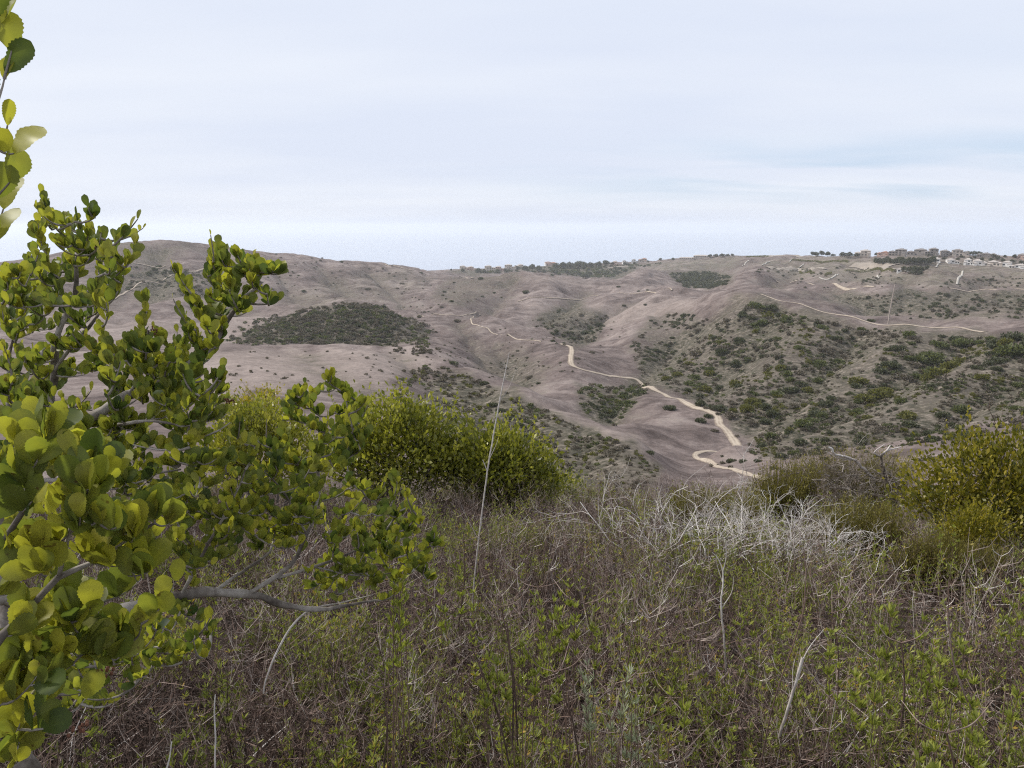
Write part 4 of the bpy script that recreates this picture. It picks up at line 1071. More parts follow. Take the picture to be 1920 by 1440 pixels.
m_feather = leaf_mat("feathery_olive_twigs", [(0.0, (0.10, 0.082, 0.028)), (0.5, (0.215, 0.185, 0.048)), (1.0, (0.36, 0.31, 0.09))], 0.6, 0.3, 0.2)
m_bark_grey = bark_mat("grey_bark", [(0.2, (0.075, 0.06, 0.05)), (0.5, (0.22, 0.19, 0.165)), (0.8, (0.42, 0.38, 0.34))], 55)
m_dead = bark_mat("bleached_dead_wood", [(0.1, (0.11, 0.088, 0.068)), (0.5, (0.41, 0.365, 0.33)), (0.9, (0.76, 0.72, 0.68))], 40)
m_stem = bark_mat("dry_brush_stem", [(0.0, (0.035, 0.023, 0.018)), (0.35, (0.165, 0.108, 0.084)), (0.65, (0.36, 0.295, 0.255)), (1.0, (0.68, 0.63, 0.57))], 80)
m_berry = plain_mat("dull_red_berry", (0.17, 0.07, 0.04), 0.3, 80)

def leaf_template(rows, serr, width=0.62, curl=0.16, fold=0.18):
    t_ = np.linspace(0, 1, rows)
    w = t_ ** 0.62 * (1 - t_ ** 3.0) ** 0.55; w = width * 0.5 * w / w.max()
    w[0] = 0.012; w[-1] = 0.02
    if serr:
        w = w * (1 + serr * np.where(np.arange(rows) % 2 == 0, 1, -1) * (t_ > 0.22) * (t_ < 0.99))
    zc = -curl * (t_ - 0.3) ** 2
    L_ = np.stack([-w, t_, zc + fold * w], 1); M_ = np.stack([w * 0, t_, zc], 1); R2 = np.stack([w, t_, zc + fold * w], 1)
    if serr > 0.04:                                     # wavy margin
        L_[:, 2] += 0.022 * np.sin(t_ * 13); R2[:, 2] += 0.022 * np.sin(t_ * 11 + 2)
    V = np.stack([L_, M_, R2], 1).reshape(-1, 3)
    F = []
    for i in range(rows - 1):
        a = 3 * i; F += [[a, a + 1, a + 4, a + 3], [a + 1, a + 2, a + 5, a + 4]]
    return V, np.array(F)
TPL_NEAR = [leaf_template(21, 0.045, 0.62, 0.22, 0.24), leaf_template(21, 0.06, 0.54, -0.18, 0.34), leaf_template(19, 0.05, 0.68, 0.32, 0.14), leaf_template(21, 0.045, 0.56, 0.1, 0.5)]
TPL_MID = [leaf_template(8, 0.03, 0.54, 0.2, 0.2), leaf_template(8, 0.0, 0.45, -0.12, 0.3), leaf_template(8, 0.02, 0.60, 0.3, 0.12)]

def place_leaves(mb, P, D, size, tint, tpls, g, face=None):
    P = np.asarray(P); n_ = len(P)
    D = D / (np.linalg.norm(D, axis=1, keepdims=True) + 1e-9)
    nr = g.normal(size=(n_, 3)) if face is None else face + g.normal(size=(n_, 3)) * 0.55
    X = np.cross(D, nr); X /= np.linalg.norm(X, axis=1, keepdims=True) + 1e-9
    Z = np.cross(X, D)
    k = g.integers(0, len(tpls), n_)
    for q, (V, F) in enumerate(tpls):
        idx = np.nonzero(k == q)[0]
        if not len(idx): continue
        wv = g.uniform(0.85, 1.15, len(idx))[:, None, None]
        W = P[idx][:, None, :] + size[idx][:, None, None] * (V[None, :, 0:1] * X[idx][:, None, :] * wv + V[None, :, 1:2] * D[idx][:, None, :] + V[None, :, 2:3] * Z[idx][:, None, :])
        FF = (F[None] + (np.arange(len(idx)) * len(V))[:, None, None]).reshape(-1, 4)
        rib = np.where(np.arange(len(V)) % 3 == 1, 0.05, -0.02)      # paler midrib
        mb.add(W.reshape(-1, 3), FF, (tint[idx][:, None] + rib[None]).ravel())

def poly_sample(poly, n_, g):
    p = np.array(poly, float); lo, hi = p.min(0), p.max(0); out = []
    while len(out) < n_:
        c = lo + g.random((n_ * 3, 2)) * (hi - lo)
        c = c[inpoly(c[:, 0], c[:, 1], poly)]
        out += list(c)
    return np.array(out[:n_])

def curve3(a, b, bend, n_=6):
    s_ = np.linspace(0, 1, n_)[:, None]
    return a * (1 - s_) ** 2 + 2 * (a * 0.5 + b * 0.5 + bend) * s_ * (1 - s_) + b * s_ ** 2

def leafy_shrub(name, limbs, tips, leaf_size, per_tip, seed, tpls, label, cat, group=None, twig_r=0.0028, leafy_len=0.16, berries=0, base=None, up=0.9, leafmat=None, tint0=0.12, tint1=0.72, faceup=0.35, few=None):
    """limbs: lists of (point, radius); tips: 3D points at the ends of the leafy twigs"""
    g = np.random.default_rng(seed)
    br, fo = MB(), MB()
    skel, srad = [], []
    for limb in limbs:
        Pp = np.array([q[0] for q in limb]); rr = np.array([q[1] for q in limb])
        S_ = smooth_path(Pp, 0.03)
        s0 = np.concatenate([[0], np.cumsum(np.linalg.norm(np.diff(Pp, axis=0), axis=1))]); s1 = np.concatenate([[0], np.cumsum(np.linalg.norm(np.diff(S_, axis=0), axis=1))])
        rad = np.interp(s1 / s1[-1], s0 / s0[-1], rr) * (1 + 0.10 * np.sin(s1 * 60 + seed) + 0.08 * np.sin(s1 * 143))
        S_ = S_ + np.stack([noise2(s1 * 14, s1 * 0 + k_ * 7.7 + seed, 4) for k_ in range(3)], 1) * np.minimum(rad, 0.02)[:, None] * 0.9
        br.tube(S_, rad, 8, 0.5 + 0.2 * np.sin(s1 * 25))
        skel += list(S_[2:]); srad += list(rad[2:])
    skel = np.array(skel); order = np.argsort([np.min(((skel - t_) ** 2).sum(1)) for t_ in tips])
    LP, LD, LS, LT = [], [], [], []
    for i in order:
        tip = tips[i]
        d = np.linalg.norm(skel - tip, axis=1) + 0.8 * np.maximum(0, skel[:, 2] - tip[2] + 0.02)
        j = int(np.argmin(d)); a = skel[j]
        ln = np.linalg.norm(tip - a)
        c = curve3(a, tip, np.array([0, 0, -0.24 * ln]) + g.normal(size=3) * 0.08 * ln, 7)
        r0 = twig_r * (0.9 + min(1.6, ln / 0.25))
        br.tube(c, np.linspace(r0, twig_r * 0.45, 7), 5, 0.42 + 0.25 * g.random())
        skel = np.concatenate([skel, c[2:]])
        # leaves in a spiral along the last stretch of the twig
        m_ = max(2, int(per_tip * g.uniform(0.7, 1.3) * (few.get(int(i), 1.0) if few else 1.0)))
        f0 = 1 - min(0.9, leafy_len / max(ln, 1e-3))
        fs = np.sort(g.uniform(f0, 1.0, m_)); fs[-1] = 1.0
        pp = np.stack([np.interp(fs, np.linspace(0, 1, 7), c[:, k_]) for k_ in range(3)], 1)
        ax = c[-1] - c[-3]; ax /= np.linalg.norm(ax) + 1e-9
        ang = np.arange(m_) * 2.4 + g.uniform(0, 6.28)
        e1 = np.cross(ax, [0.3, 0.9, 0.2]); e1 /= np.linalg.norm(e1); e2 = np.cross(ax, e1)
        out = np.cos(ang)[:, None] * e1 + np.sin(ang)[:, None] * e2
        spread = (0.80 - 0.55 * (fs - f0) / (1 - f0 + 1e-6))[:, None]
        LP.append(pp); LD.append(ax * 0.6 + np.array([0, 0, up]) * 0.95 + out * spread + g.normal(size=out.shape) * 0.22)
        LS.append(leaf_size * g.uniform(0.6, 1.25, m_) * (1 - 0.28 * ((fs - f0) / (1 - f0 + 1e-6)) ** 4))
        LT.append(np.clip(tint0 + (tint1 - tint0) * (0.25 + 0.55 * (fs - f0) / (1 - f0 + 1e-6)) + g.normal(size=m_) * 0.13 + g.normal() * 0.12, 0.02, 1))
    LP, LD, LS, LT = np.concatenate(LP), np.concatenate(LD), np.concatenate(LS), np.concatenate(LT)
    place_leaves(fo, LP, LD, LS, LT, tpls, g, face=np.array([0.1, -0.9, 0.22]) if faceup else None)
    if base is None: base = limbs[0][0][0]
    base = np.array([base[0], base[1], float(ground(base[0], base[1]))])
    root = empty(name, base)
    tag(root, label, cat, group)
    br.build("branches", m_bark_grey, root, True, base)
    fo.build("foliage", leafmat or m_leaf_near, root, True, base)
    if berries:
        for _ in range(berries):
            be = MB(); j = g.integers(22, 40); c0 = tips[j] - np.array([0, 0, 0.03]) + g.normal(size=3) * 0.01
            for _k in range(9):
                c = c0 + g.normal(size=3) * 0.005; ph = np.linspace(0, math.pi, 5)
                be.tube(np.stack([c[0] + ph * 0, c[1] + ph * 0, c[2] - 0.003 * np.cos(ph)], 1), np.maximum(0.0023 * np.sin(ph), 0.0004), 6)
            be.build("berry_cluster", m_berry, root, True, base)
    return root

def px_limb(lst, f=None):
    """(u, v, y, radius) -> limb"""
    f = f or (0.85 if len(lst) > 7 else 0.58)
    return [(at_y(u, v, y), r * f) for u, v, y, r in lst]
def px_tips(poly, n_, y0, y1, g):
    c = poly_sample(poly, n_, g)
    return [at_y(u, v, g.uniform(y0, y1)) for u, v in c]

# --- tall shrub on the left
g = np.random.default_rng(11)
gx, gy = -1.25, 1.75
baseC = np.array([gx, gy, float(ground(gx, gy)) - 0.05])
LC = [[(baseC, 0.030)] + px_limb([(10,1010,1.85,0.026),(110,838,1.9,0.0175),(170,785,1.9,0.016),(240,742,1.92,0.0145),(330,705,1.95,0.012),(390,655,1.97,0.0105),(428,598,2.0,0.0085),(455,560,2.0,0.006),(490,530,2.02,0.004)]),
      px_limb([(10,1010,1.85,0.018),(60,900,1.95,0.015),(95,790,2.0,0.013),(100,700,2.0,0.012),(112,620,2.0,0.010),(138,560,2.02,0.008),(145,500,2.02,0.006),(150,440,2.02,0.004)]),
      px_limb([(100,700,2.0,0.010),(125,660,1.98,0.009),(165,615,1.95,0.007),(195,575,1.95,0.005)]),
      px_limb([(60,900,1.95,0.012),(20,800,2.05,0.010),(15,700,2.1,0.008),(30,600,2.1,0.005)]),
      px_limb([(240,742,1.92,0.008),(270,690,1.9,0.006),(278,620,1.88,0.004)]),
      px_limb([(110,838,1.9,0.012),(200,800,1.8,0.008),(290,790,1.75,0.006),(350,800,1.75,0.004)]),
      px_limb([(60,900,1.9,0.012),(180,900,1.85,0.009),(280,890,1.9,0.006),(340,880,1.95,0.004)])]
TC = []
hand = [(80,350),(70,372),(98,392),(165,372),(178,392),(120,395),(140,400),(258,395),(268,412),(255,440),(245,470),(232,500),(395,425),(410,445),(445,462),(475,468),(505,485),(528,495),(522,548),(325,488),(340,515),(325,545),(272,540),(275,570),(265,600),(290,600),(20,500),(35,520),(55,470),(205,450),(190,420),(215,470),(420,690),(425,715),(405,735)]
for u, v in hand: TC.append(at_y(u, v + 16, g.uniform(1.85, 2.05)))
TC += px_tips([(60,400),(130,410),(200,440),(235,500),(212,560),(190,620),(110,600),(50,560),(60,480)], 74, 1.75, 2.25, g)
TC += px_tips([(0,500),(60,500),(110,600),(190,640),(180,720),(90,760),(0,740)], 84, 1.75, 2.3, g)
TC += px_tips([(395,470),(470,480),(525,500),(510,560),(450,600),(410,640),(370,590),(345,560),(380,520)], 52, 1.85, 2.15, g)
TC += px_tips([(200,650),(260,620),(300,640),(370,590),(420,620),(430,670),(400,740),(320,760),(240,740),(190,720)], 92, 1.75, 2.15, g)
TC += px_tips([(100,760),(240,750),(400,740),(440,800),(430,900),(330,960),(200,930),(90,850)], 100, 1.65, 2.1, g)
TC += px_tips([(0,640),(100,700),(140,860),(0,900)], 60, 1.6, 2.3, g)
TC += px_tips([(150,660),(260,640),(420,690),(440,800),(300,860),(150,820)], 70, 1.6, 2.4, g)
TC += px_tips([(120,840),(330,830),(440,900),(400,1000),(250,1050),(100,1000)], 60, 1.5, 2.2, g)
leafy_shrub("broadleaf_shrub", LC, TC, 0.034, 9.0, 21, TPL_MID, "tall green shrub with small oval leaves and a grey limb slanting up to the right", "shrub", "leathery leaved shrubs on the left", berries=4, base=baseC, leafy_len=0.19, tint0=0.34, tint1=0.95)

# --- low spreading shrub with the pale horizontal limb
g = np.random.default_rng(12)
gx, gy = -1.45, 1.55
baseD = np.array([gx, gy, float(ground(gx, gy)) - 0.05])
LD = [[(baseD, 0.030)] + px_limb([(-60,1200,1.6,0.026),(120,1165,1.7,0.021),(280,1128,1.8,0.0175),(340,1115,1.85,0.016),(410,1108,1.9,0.0155),(470,1117,1.95,0.0135),(530,1130,2.0,0.011),(590,1143,2.05,0.009),(640,1138,2.1,0.006),(705,1126,2.15,0.004)]),
      px_limb([(462,1114,1.95,0.012),(500,1090,1.97,0.0115),(545,1060,2.0,0.0105),(575,1000,2.02,0.0095),(598,930,2.05,0.008),(595,860,2.07,0.006),(600,780,2.1,0.004)]),
      px_limb([(520,1082,1.98,0.009),(590,1062,2.05,0.0075),(650,1040,2.1,0.006),(720,1000,2.15,0.004),(745,950,2.18,0.003)]),
      px_limb([(400,1108,1.9,0.010),(450,1075,2.05,0.008),(505,1035,2.15,0.006),(520,990,2.2,0.004)]),
      px_limb([(575,1000,2.02,0.006),(530,920,1.95,0.005),(490,880,1.93,0.0035)]),
      px_limb([(340,1115,1.85,0.010),(390,1020,1.8,0.007),(440,930,1.8,0.005),(460,880,1.8,0.003)]),
      px_limb([(590,1062,2.05,0.006),(680,1080,2.1,0.004),(760,1070,2.15,0.003)])]
TD = []
for u, v in [(572,705),(585,725),(610,700),(622,690),(640,720),(690,745),(665,735),(560,745),(730,880),(745,890),(760,905),(722,890),(780,950),(815,985),(825,1010),(700,925),(480,810),(500,830),(460,905),(800,1040),(810,1075),(640,770),(680,770),(545,770),(690,800)]:
    TD.append(at_y(u, v + 14, g.uniform(1.95, 2.15)))
TD += px_tips([(545,740),(640,710),(690,760),(680,850),(620,900),(540,890),(500,840)], 72, 1.85, 2.3, g)
TD += px_tips([(460,850),(540,880),(600,950),(570,1030),(480,1040),(430,980)], 60, 1.8, 2.25, g)
TD += px_tips([(600,930),(680,900),(760,920),(810,1000),(800,1080),(700,1090),(620,1060),(590,1000)], 74, 1.9, 2.35, g)
TD += px_tips([(560,1060),(700,1080),(640,1125),(560,1110)], 12, 1.95, 2.25, g)
TD += px_tips([(300,960),(430,900),(470,980),(430,1060),(320,1080)], 44, 1.7, 2.0, g)
TD += px_tips([(430,780),(560,780),(620,900),(580,1040),(460,1060),(420,920)], 40, 1.8, 2.4, g)
TD += px_tips([(640,1000),(780,990),(830,1060),(760,1110),(640,1090)], 26, 1.95, 2.3, g)
TD += px_tips([(0,1180),(240,1160),(330,1230),(200,1330),(0,1400)], 50, 1.2, 1.7, g)
TD += px_tips([(60,1140),(300,1120),(420,1160),(380,1240),(200,1250),(60,1230)], 44, 1.45, 1.9, g)
leafy_shrub("broadleaf_shrub", LD, TD, 0.033, 9.0, 22, TPL_MID, "low spreading green shrub on a pale horizontal limb reaching right over the brush", "shrub", "leathery leaved shrubs on the left", berries=0, base=baseD, leafy_len=0.18, tint0=0.32, tint1=1.0)

# --- nearest shrub, big toothed leaves
g = np.random.default_rng(13)
gx, gy = -0.95, 0.62
baseA = np.array([gx, gy, float(ground(gx, gy)) - 0.05])
LA = [[(baseA, 0.022)] + px_limb([(-160,1500,0.75,0.016),(-40,1240,0.78,0.0105),(40,1160,0.82,0.0085),(110,1085,0.85,0.0065),(180,1050,0.87,0.005),(240,1010,0.88,0.0035),(290,980,0.88,0.0025)]),
      px_limb([(-160,1500,0.75,0.012),(-30,1330,0.8,0.008),(30,1260,0.82,0.006),(90,1230,0.84,0.004),(150,1190,0.86,0.003)]),
      px_limb([(-40,1240,0.78,0.008),(-10,1060,0.8,0.006),(40,960,0.8,0.0045),(60,880,0.8,0.003)]),
      px_limb([(110,1085,0.85,0.005),(130,1000,0.83,0.004),(150,930,0.82,0.003)]),
      px_limb([(-40,1240,0.78,0.010),(-90,900,0.72,0.008),(-70,600,0.70,0.006),(-25,380,0.70,0.0045),(-15,200,0.70,0.0035),(-25,40,0.70,0.0025)]),
      px_limb([(-160,1500,0.75,0.010),(-60,1420,0.8,0.006),(20,1390,0.82,0.004)])]
TA = []
for u, v, y in [(35,870,.80),(60,920,.78),(20,930,.8),(70,760,.88),(30,770,.9),(110,850,.84),(140,850,.84),(165,900,.8),(150,950,.78),(185,960,.8),(120,960,.78),(90,1000,.8),(215,975,.83),(250,990,.85),(300,920,.9),(320,960,.88),(285,945,.88),(280,1050,.86),(330,1070,.9),(240,1060,.84),(200,1040,.84),(60,1010,.78),(15,1010,.78),(110,820,.9),(205,850,.88),(195,830,.9),(0,860,.82),
    (190,1190,.88),(230,1160,.9),(265,1150,.9),(215,1230,.88),(150,1210,.86),(130,1140,.86),(60,1130,.84),(30,1200,.82),(90,1260,.85),(160,1290,.85),(40,1330,.82),(20,1290,.82),(60,1380,.84),(10,1410,.82),(110,1180,.86),(170,1120,.86),(20,1090,.8),(250,1180,.9),
    (2,28,.70),(22,75,.70),(8,128,.70),(14,215,.70),(26,268,.70),(18,322,.70),(6,372,.72),(-4,430,.70)]:
    TA.append(at_y(u, v + 20, y))
FEW = {i: 0.42 for i in range(len(TA) - 8, len(TA))}
TA += px_tips([(0,860),(120,880),(230,960),(300,1000),(300,1080),(200,1130),(60,1120),(0,1080)], 26, 0.76, 0.98, g)
TA += px_tips([(0,1120),(180,1140),(230,1200),(120,1260),(0,1380)], 24, 0.8, 1.0, g)
TA += px_tips([(0,1250),(110,1230),(100,1340),(60,1430),(0,1440)], 14, 0.78, 0.95, g)
TA += px_tips([(0,770),(120,800),(220,860),(260,960),(100,980),(0,900)], 16, 0.8, 1.0, g)
leafy_shrub("broadleaf_shrub", LA, TA, 0.042, 5.6, 23, TPL_NEAR, "nearest shrub with big yellow green toothed leaves at the left edge", "shrub", "leathery leaved shrubs on the left", berries=2, base=baseA, twig_r=0.0016, leafy_len=0.085, tint0=0.36, tint1=1.12, few=FEW)

# --- bushes at the edge of the field
def px_lobes(lst, y):
    out = []
    for (u, v, ru, rv, dy) in lst:
        c = at_y(u, v, y + dy); k_ = (y + dy) / FPX
        out.append((c[0], c[1], c[2], ru * k_, 0.5 * (ru + rv) * k_, rv * k_))
    return out
def bush(name, lobes, n_leaf, size, mat, label, seed, tint=(0.1, 0.9), group=None, stems=16):
    g = np.random.default_rng(seed)
    L = np.array(lobes); cx, cy = L[:, 0].mean(), L[:, 1].mean(); gz = float(ground(cx, cy))
    P, d, rad = lobes_points(n_leaf, lobes, g, 0.55)
    # leaves gather in sprays
    spray = P[g.integers(0, n_leaf, n_leaf // 46)]
    k_ = g.integers(0, len(spray), n_leaf)
    P = spray[k_] + g.normal(size=P.shape) * size * 1.75
    keep = P[:, 2] > ground(P[:, 0], P[:, 1]) + 0.02
    P, d = P[keep], (P - np.array([cx, cy, L[:, 2].mean()]))[keep]; k_ = k_[keep]
    d /= np.linalg.norm(d, axis=1, keepdims=True)
    D = d * 0.5 + np.array([0, 0, 0.7]) + g.normal(size=P.shape) * 0.45
    s_ = size * g.uniform(0.7, 1.3, len(P))
    st = g.uniform(-0.25, 0.25, len(spray))
    tt = np.clip(g.uniform(tint[0], tint[1], len(P)) * 0.5 + 0.25 * (tint[0] + tint[1]) + st[k_], 0, 1)
    fo = MB(); V, F = leaf_quads(P, D, s_, 0.55, g); fo.add(V, F, np.repeat(tt, 4))
    br = MB()
    # young shoots stand out of the crown and roughen its outline
    top = P[g.integers(0, len(P), 90 if n_leaf > 5000 else 25)]
    for q in top:
        l_ = g.uniform(2.5, 8.0) * size; dq = np.array([g.normal() * 0.35, g.normal() * 0.35, 1.0]); e_ = q + dq / np.linalg.norm(dq) * l_
        br.tube(np.stack([q, q * 0.5 + e_ * 0.5, e_]), [0.003, 0.002, 0.001], 3, 0.45)
        m_ = int(l_ / size * 3.2); f_ = g.uniform(0, 1, m_)[:, None]
        V, F = leaf_quads(q * (1 - f_) + e_ * f_, np.array([0, 0, 0.8]) + g.normal(size=(m_, 3)) * 0.5, size * g.uniform(0.6, 1.0, m_), 0.55, g); fo.add(V, F, np.clip(0.75 + g.normal() * 0.12, 0, 1))
    for _ in range(stems):
        j = g.integers(0, len(spray)); e = spray[j]
        b0 = np.array([cx + g.normal() * 0.12, cy + g.normal() * 0.12, gz - 0.05])
        br.tube(curve3(b0, e, np.array([0, 0, -0.1]) + g.normal(size=3) * 0.12, 8), np.linspace(0.022, 0.004, 8), 6, 0.4)
        for _q in range(3):
            j2 = np.argsort(((spray - e) ** 2).sum(1))[g.integers(1, 10)]
            mid_ = b0 * 0.35 + e * 0.65
            br.tube(curve3(mid_, spray[j2], g.normal(size=3) * 0.05, 5), np.linspace(0.007, 0.002, 5), 5, 0.45)
    root = empty(name, (cx, cy, gz)); tag(root, label, "bush", group)
    fo.build("foliage", mat, root, False, (cx, cy, gz)); br.build("branches", m_bark_grey, root, True, (cx, cy, gz))
    return root
BG = "rounded bushes at the edge of the field"
bush("bush", px_lobes([(730,806,58,46,0),(785,808,52,44,0.2),(700,855,45,55,0),(765,872,70,56,-0.1),(812,845,42,44,0.2),(685,806,30,36,0.4),(640,850,40,44,0.3)], 11.5), 8200, 0.082, m_leaf_bush, "bright green rounded bush left of the tall dry stalk, with a dark hollow", 41, (0.1, 0.95), BG)
bush("bush", px_lobes([(890,842,55,46,0),(945,852,50,44,0.1),(990,882,45,36,0),(870,890,60,50,-0.2),(935,895,70,42,-0.1),(1032,904,26,22,0),(845,858,36,40,0.2)], 11.8), 8200, 0.082, m_leaf_bush, "yellow green bush standing behind the tall dry stalk", 42, (0.1, 0.95), BG)
bush("bush", px_lobes([(455,805,50,50,0),(520,800,50,45,0.2),(560,850,60,50,0),(480,860,60,50,0),(430,850,40,50,0)], 9.5), 8000, 0.056, m_leaf_bush, "yellow green bush half hidden behind the low spreading shrub", 43, (0.3, 1.0), BG)
bush("bush", px_lobes([(480,762,26,22,0),(500,748,16,14,0),(450,775,22,20,0)], 13.5), 1600, 0.05, m_leaf_gold, "small bright yellow bush showing above the half hidden bush", 44, (0.7, 1.0), BG)
bush("bush", px_lobes([(1900,875,75,58,0),(1830,880,60,52,0.1),(1765,905,60,48,0),(1725,925,36,34,0),(1900,950,95,62,-0.1),(1810,955,52,46,-0.1),(2010,890,95,85,0.2),(1990,980,90,70,0)], 8.2), 16000, 0.056, m_leaf_gold, "golden green bush at the right edge of the field", 45, (0.12, 0.95), BG)
bush("bush", px_lobes([(1835,990,42,36,0),(1800,1005,30,26,0.1)], 7.0), 3500, 0.034, m_leaf_gold, "small orange tinged bush in front of the golden green bush", 46, (0.3, 1.0), BG, 8)
bush("bush", px_lobes([(1000,905,60,26,0),(1070,912,40,18,0.2)], 12.3), 2600, 0.04, m_leaf_bush, "low light green bush on the brow right of the stalk", 47, (0.4, 1.0), BG, 6)

# feathery olive shrubs
def feather(label, lobes, n_stem, seed, rad=0.0016, tint=(0.2, 0.8), leaf=0.022, per=9, mat=None, group="feathery olive shrubs"):
    g = np.random.default_rng(seed)
    L = np.array(lobes); cx, cy = L[:, 0].mean(), L[:, 1].mean(); gz = float(ground(cx, cy))
    P, d, _r = lobes_points(n_stem, lobes, g, 0.5)
    P[:, 2] = np.maximum(P[:, 2], ground(P[:, 0], P[:, 1]) + 0.12)
    st, fo = MB(), MB(); LP, LDr, LT = [], [], []
    for e in P:
        bx, by = cx + (e[0] - cx) * 0.55 + g.normal() * 0.04, cy + (e[1] - cy) * 0.55 + g.normal() * 0.04
        b0 = np.array([bx, by, float(ground(bx, by))])
        c = curve3(b0, e, np.array([0, 0, 0.06]) + g.normal(size=3) * 0.03, 5)
        tn = g.uniform(*tint)
        st.tube(c, np.linspace(rad * 1.5, rad * 0.6, 5), 3, np.clip(tn - 0.1, 0, 1))
        f_ = g.uniform(0.35, 1.0, per)
        LP.append(np.stack([np.interp(f_, np.linspace(0, 1, 5), c[:, k_]) for k_ in range(3)], 1))
        ax = c[-1] - c[0]; ax /= np.linalg.norm(ax) + 1e-9
        LDr.append(ax + g.normal(size=(per, 3)) * 0.5); LT.append(np.clip(tn + g.normal(size=per) * 0.12, 0, 1))
    LP, LDr, LT = np.concatenate(LP), np.concatenate(LDr), np.concatenate(LT)
    V, F = leaf_quads(LP, LDr, leaf * g.uniform(0.6, 1.4, len(LP)), 0.22, g); fo.add(V, F, np.repeat(LT, 4))
    root = empty("feathery_shrub", (cx, cy, gz)); tag(root, label, "shrub", group)
    st.build("stems", mat or m_feather, root, False, (cx, cy, gz)); fo.build("foliage", mat or m_feather, root, False, (cx, cy, gz))
    return root
feather("feathery olive shrub in front of the dead twig pile", px_lobes([(1610,960,75,45,0),(1560,985,60,35,0),(1665,975,50,40,0)], 8.0), 1300, 51, leaf=0.03)
feather("feathery brown olive shrub below the golden green bush", px_lobes([(1760,1025,70,36,0),(1840,1035,60,30,0),(1710,1040,50,28,0)], 6.6), 1300, 52, tint=(0.1, 0.65), leaf=0.026)
feather("feathery olive shrub behind the bleached dead shrub", px_lobes([(1470,890,55,40,0),(1430,910,45,30,0),(1510,880,40,34,0.2)], 10.6), 900, 53, leaf=0.04, tint=(0.2, 0.7))
feather("feathery olive shrub on the brow behind the dead twig pile", px_lobes([(1600,855,60,24,0),(1680,862,55,26,0),(1540,858,40,20,0)], 12.2), 900, 54, leaf=0.045)
feather("feathery olive shrub growing inside the bleached dead shrub", px_lobes([(1300,930,60,30,0),(1390,935,60,32,0)], 10.0), 700, 55, leaf=0.035, tint=(0.25, 0.8))

# ---------------------------------------------------------------- dead wood
def dead_branch(mb, p, d, ln, rad, lev, g, tint, gravity=-0.25, kink=0.35, kids=(3, 6)):
    n_ = 7 if lev else 4
    pts_ = [np.array(p, float)]; dd = np.array(d, float) / np.linalg.norm(d)
    for i in range(n_):
        dd = dd + g.normal(size=3) * kink * 0.5 + np.array([0, 0, gravity * 0.12]); dd /= np.linalg.norm(dd)
        pts_.append(pts_[-1] + dd * ln / n_)
    pts_ = np.array(pts_)
    pts_[:, 2] = np.maximum(pts_[:, 2], ground(pts_[:, 0], pts_[:, 1]) + 0.01)
    mb.tube(pts_, np.linspace(rad, rad * 0.45, n_ + 1), 5 if lev else 3, np.clip(tint + g.normal() * 0.10, 0, 1))
    if lev:
        for _ in range(g.integers(*kids)):
            i = g.integers(2, n_ + 1); q = pts_[i]; t0 = pts_[i] - pts_[i - 1]; t0 /= np.linalg.norm(t0)
            side = g.normal(size=3); side -= t0 * side.dot(t0); side /= np.linalg.norm(side)
            dead_branch(mb, q, t0 * 0.75 + side * 0.75 + np.array([0, 0, 0.25]), ln * g.uniform(0.35, 0.6), rad * 0.5, lev - 1, g, tint, gravity, kink, kids)
def dead_thing(name, label, cat, spec, seed, mat, group=None, parts=None):
    """spec: list of (root u, v, y, direction, length, radius, levels, tint)"""
    g = np.random.default_rng(seed)
    b0 = at_y(*spec[0][0]); b0[2] = float(ground(b0[0], b0[1]))
    limbs, twigs = MB(), MB()
    for (uvy, d, ln, rad, lev, tint) in spec:
        p0 = at_y(*uvy)
        dead_branch(limbs if rad > 0.008 else twigs, p0, d, ln, rad, lev, g, tint)
    root = empty(name, b0); tag(root, label, cat, group)
    if limbs.n: limbs.build("limbs", mat, root, True, b0)
    if twigs.n: twigs.build("twigs", mat, root, True, b0)
    return root
g = np.random.default_rng(60)
spec = []
YI = 7.5
for (u, v, dx, dz, ln) in [(1245,985,-0.6,0.9,1.1),(1245,985,-1.0,0.5,1.0),(1240,985,0.25,1.0,0.9),(1245,980,0.9,0.7,1.2),(1240,990,-0.2,1.0,1.0),(1300,990,0.5,0.9,1.0),(1330,1000,-0.3,1.0,0.9),(1380,1010,0.3,1.0,0.9),(1400,1010,1.0,0.5,1.1),(1430,1020,0.6,0.8,0.9),(1450,1030,1.1,0.4,1.1),(1480,1040,1.0,0.35,1.0),(1350,1000,0.9,0.8,1.2),(1180,960,-0.6,0.9,0.7)]:
    p_ = at_y(u, v, YI + g.uniform(-0.4, 0.5)); gz_ = float(ground(p_[0], p_[1]))
    uu, vv = project(np.array([[p_[0], p_[1], gz_ + 0.05]]))
    spec.append(((float(uu[0]), float(vv[0]), p_[1]), (dx, g.uniform(-0.5, 0.5), dz), ln * (1.12 if u < 1300 else 0.9), 0.0095, 3, 0.6))
for _ in range(150):
    u = 1200 + 380 * g.random() ** 0.7; y_ = YI + g.uniform(-0.9, 0.9); k_ = (u - 1300) / 260
    p_ = at_y(u, 1000, y_); gz_ = float(ground(p_[0], p_[1])); uu, vv = project(np.array([[p_[0], p_[1], gz_ + g.uniform(0.08, 0.5)]]))
    spec.append(((float(uu[0]), float(vv[0]), y_), (k_ * 0.8 + g.normal() * 0.5, g.normal() * 0.5, 0.75), g.uniform(0.2, 0.45), 0.0038, 2, 0.48 + 0.42 * g.random()))
dead_thing("dead_shrub", "bleached white dead shrub with tangled bare twigs on the field", "dead shrub", spec, 61, m_dead)
spec = []
YH = 11.0
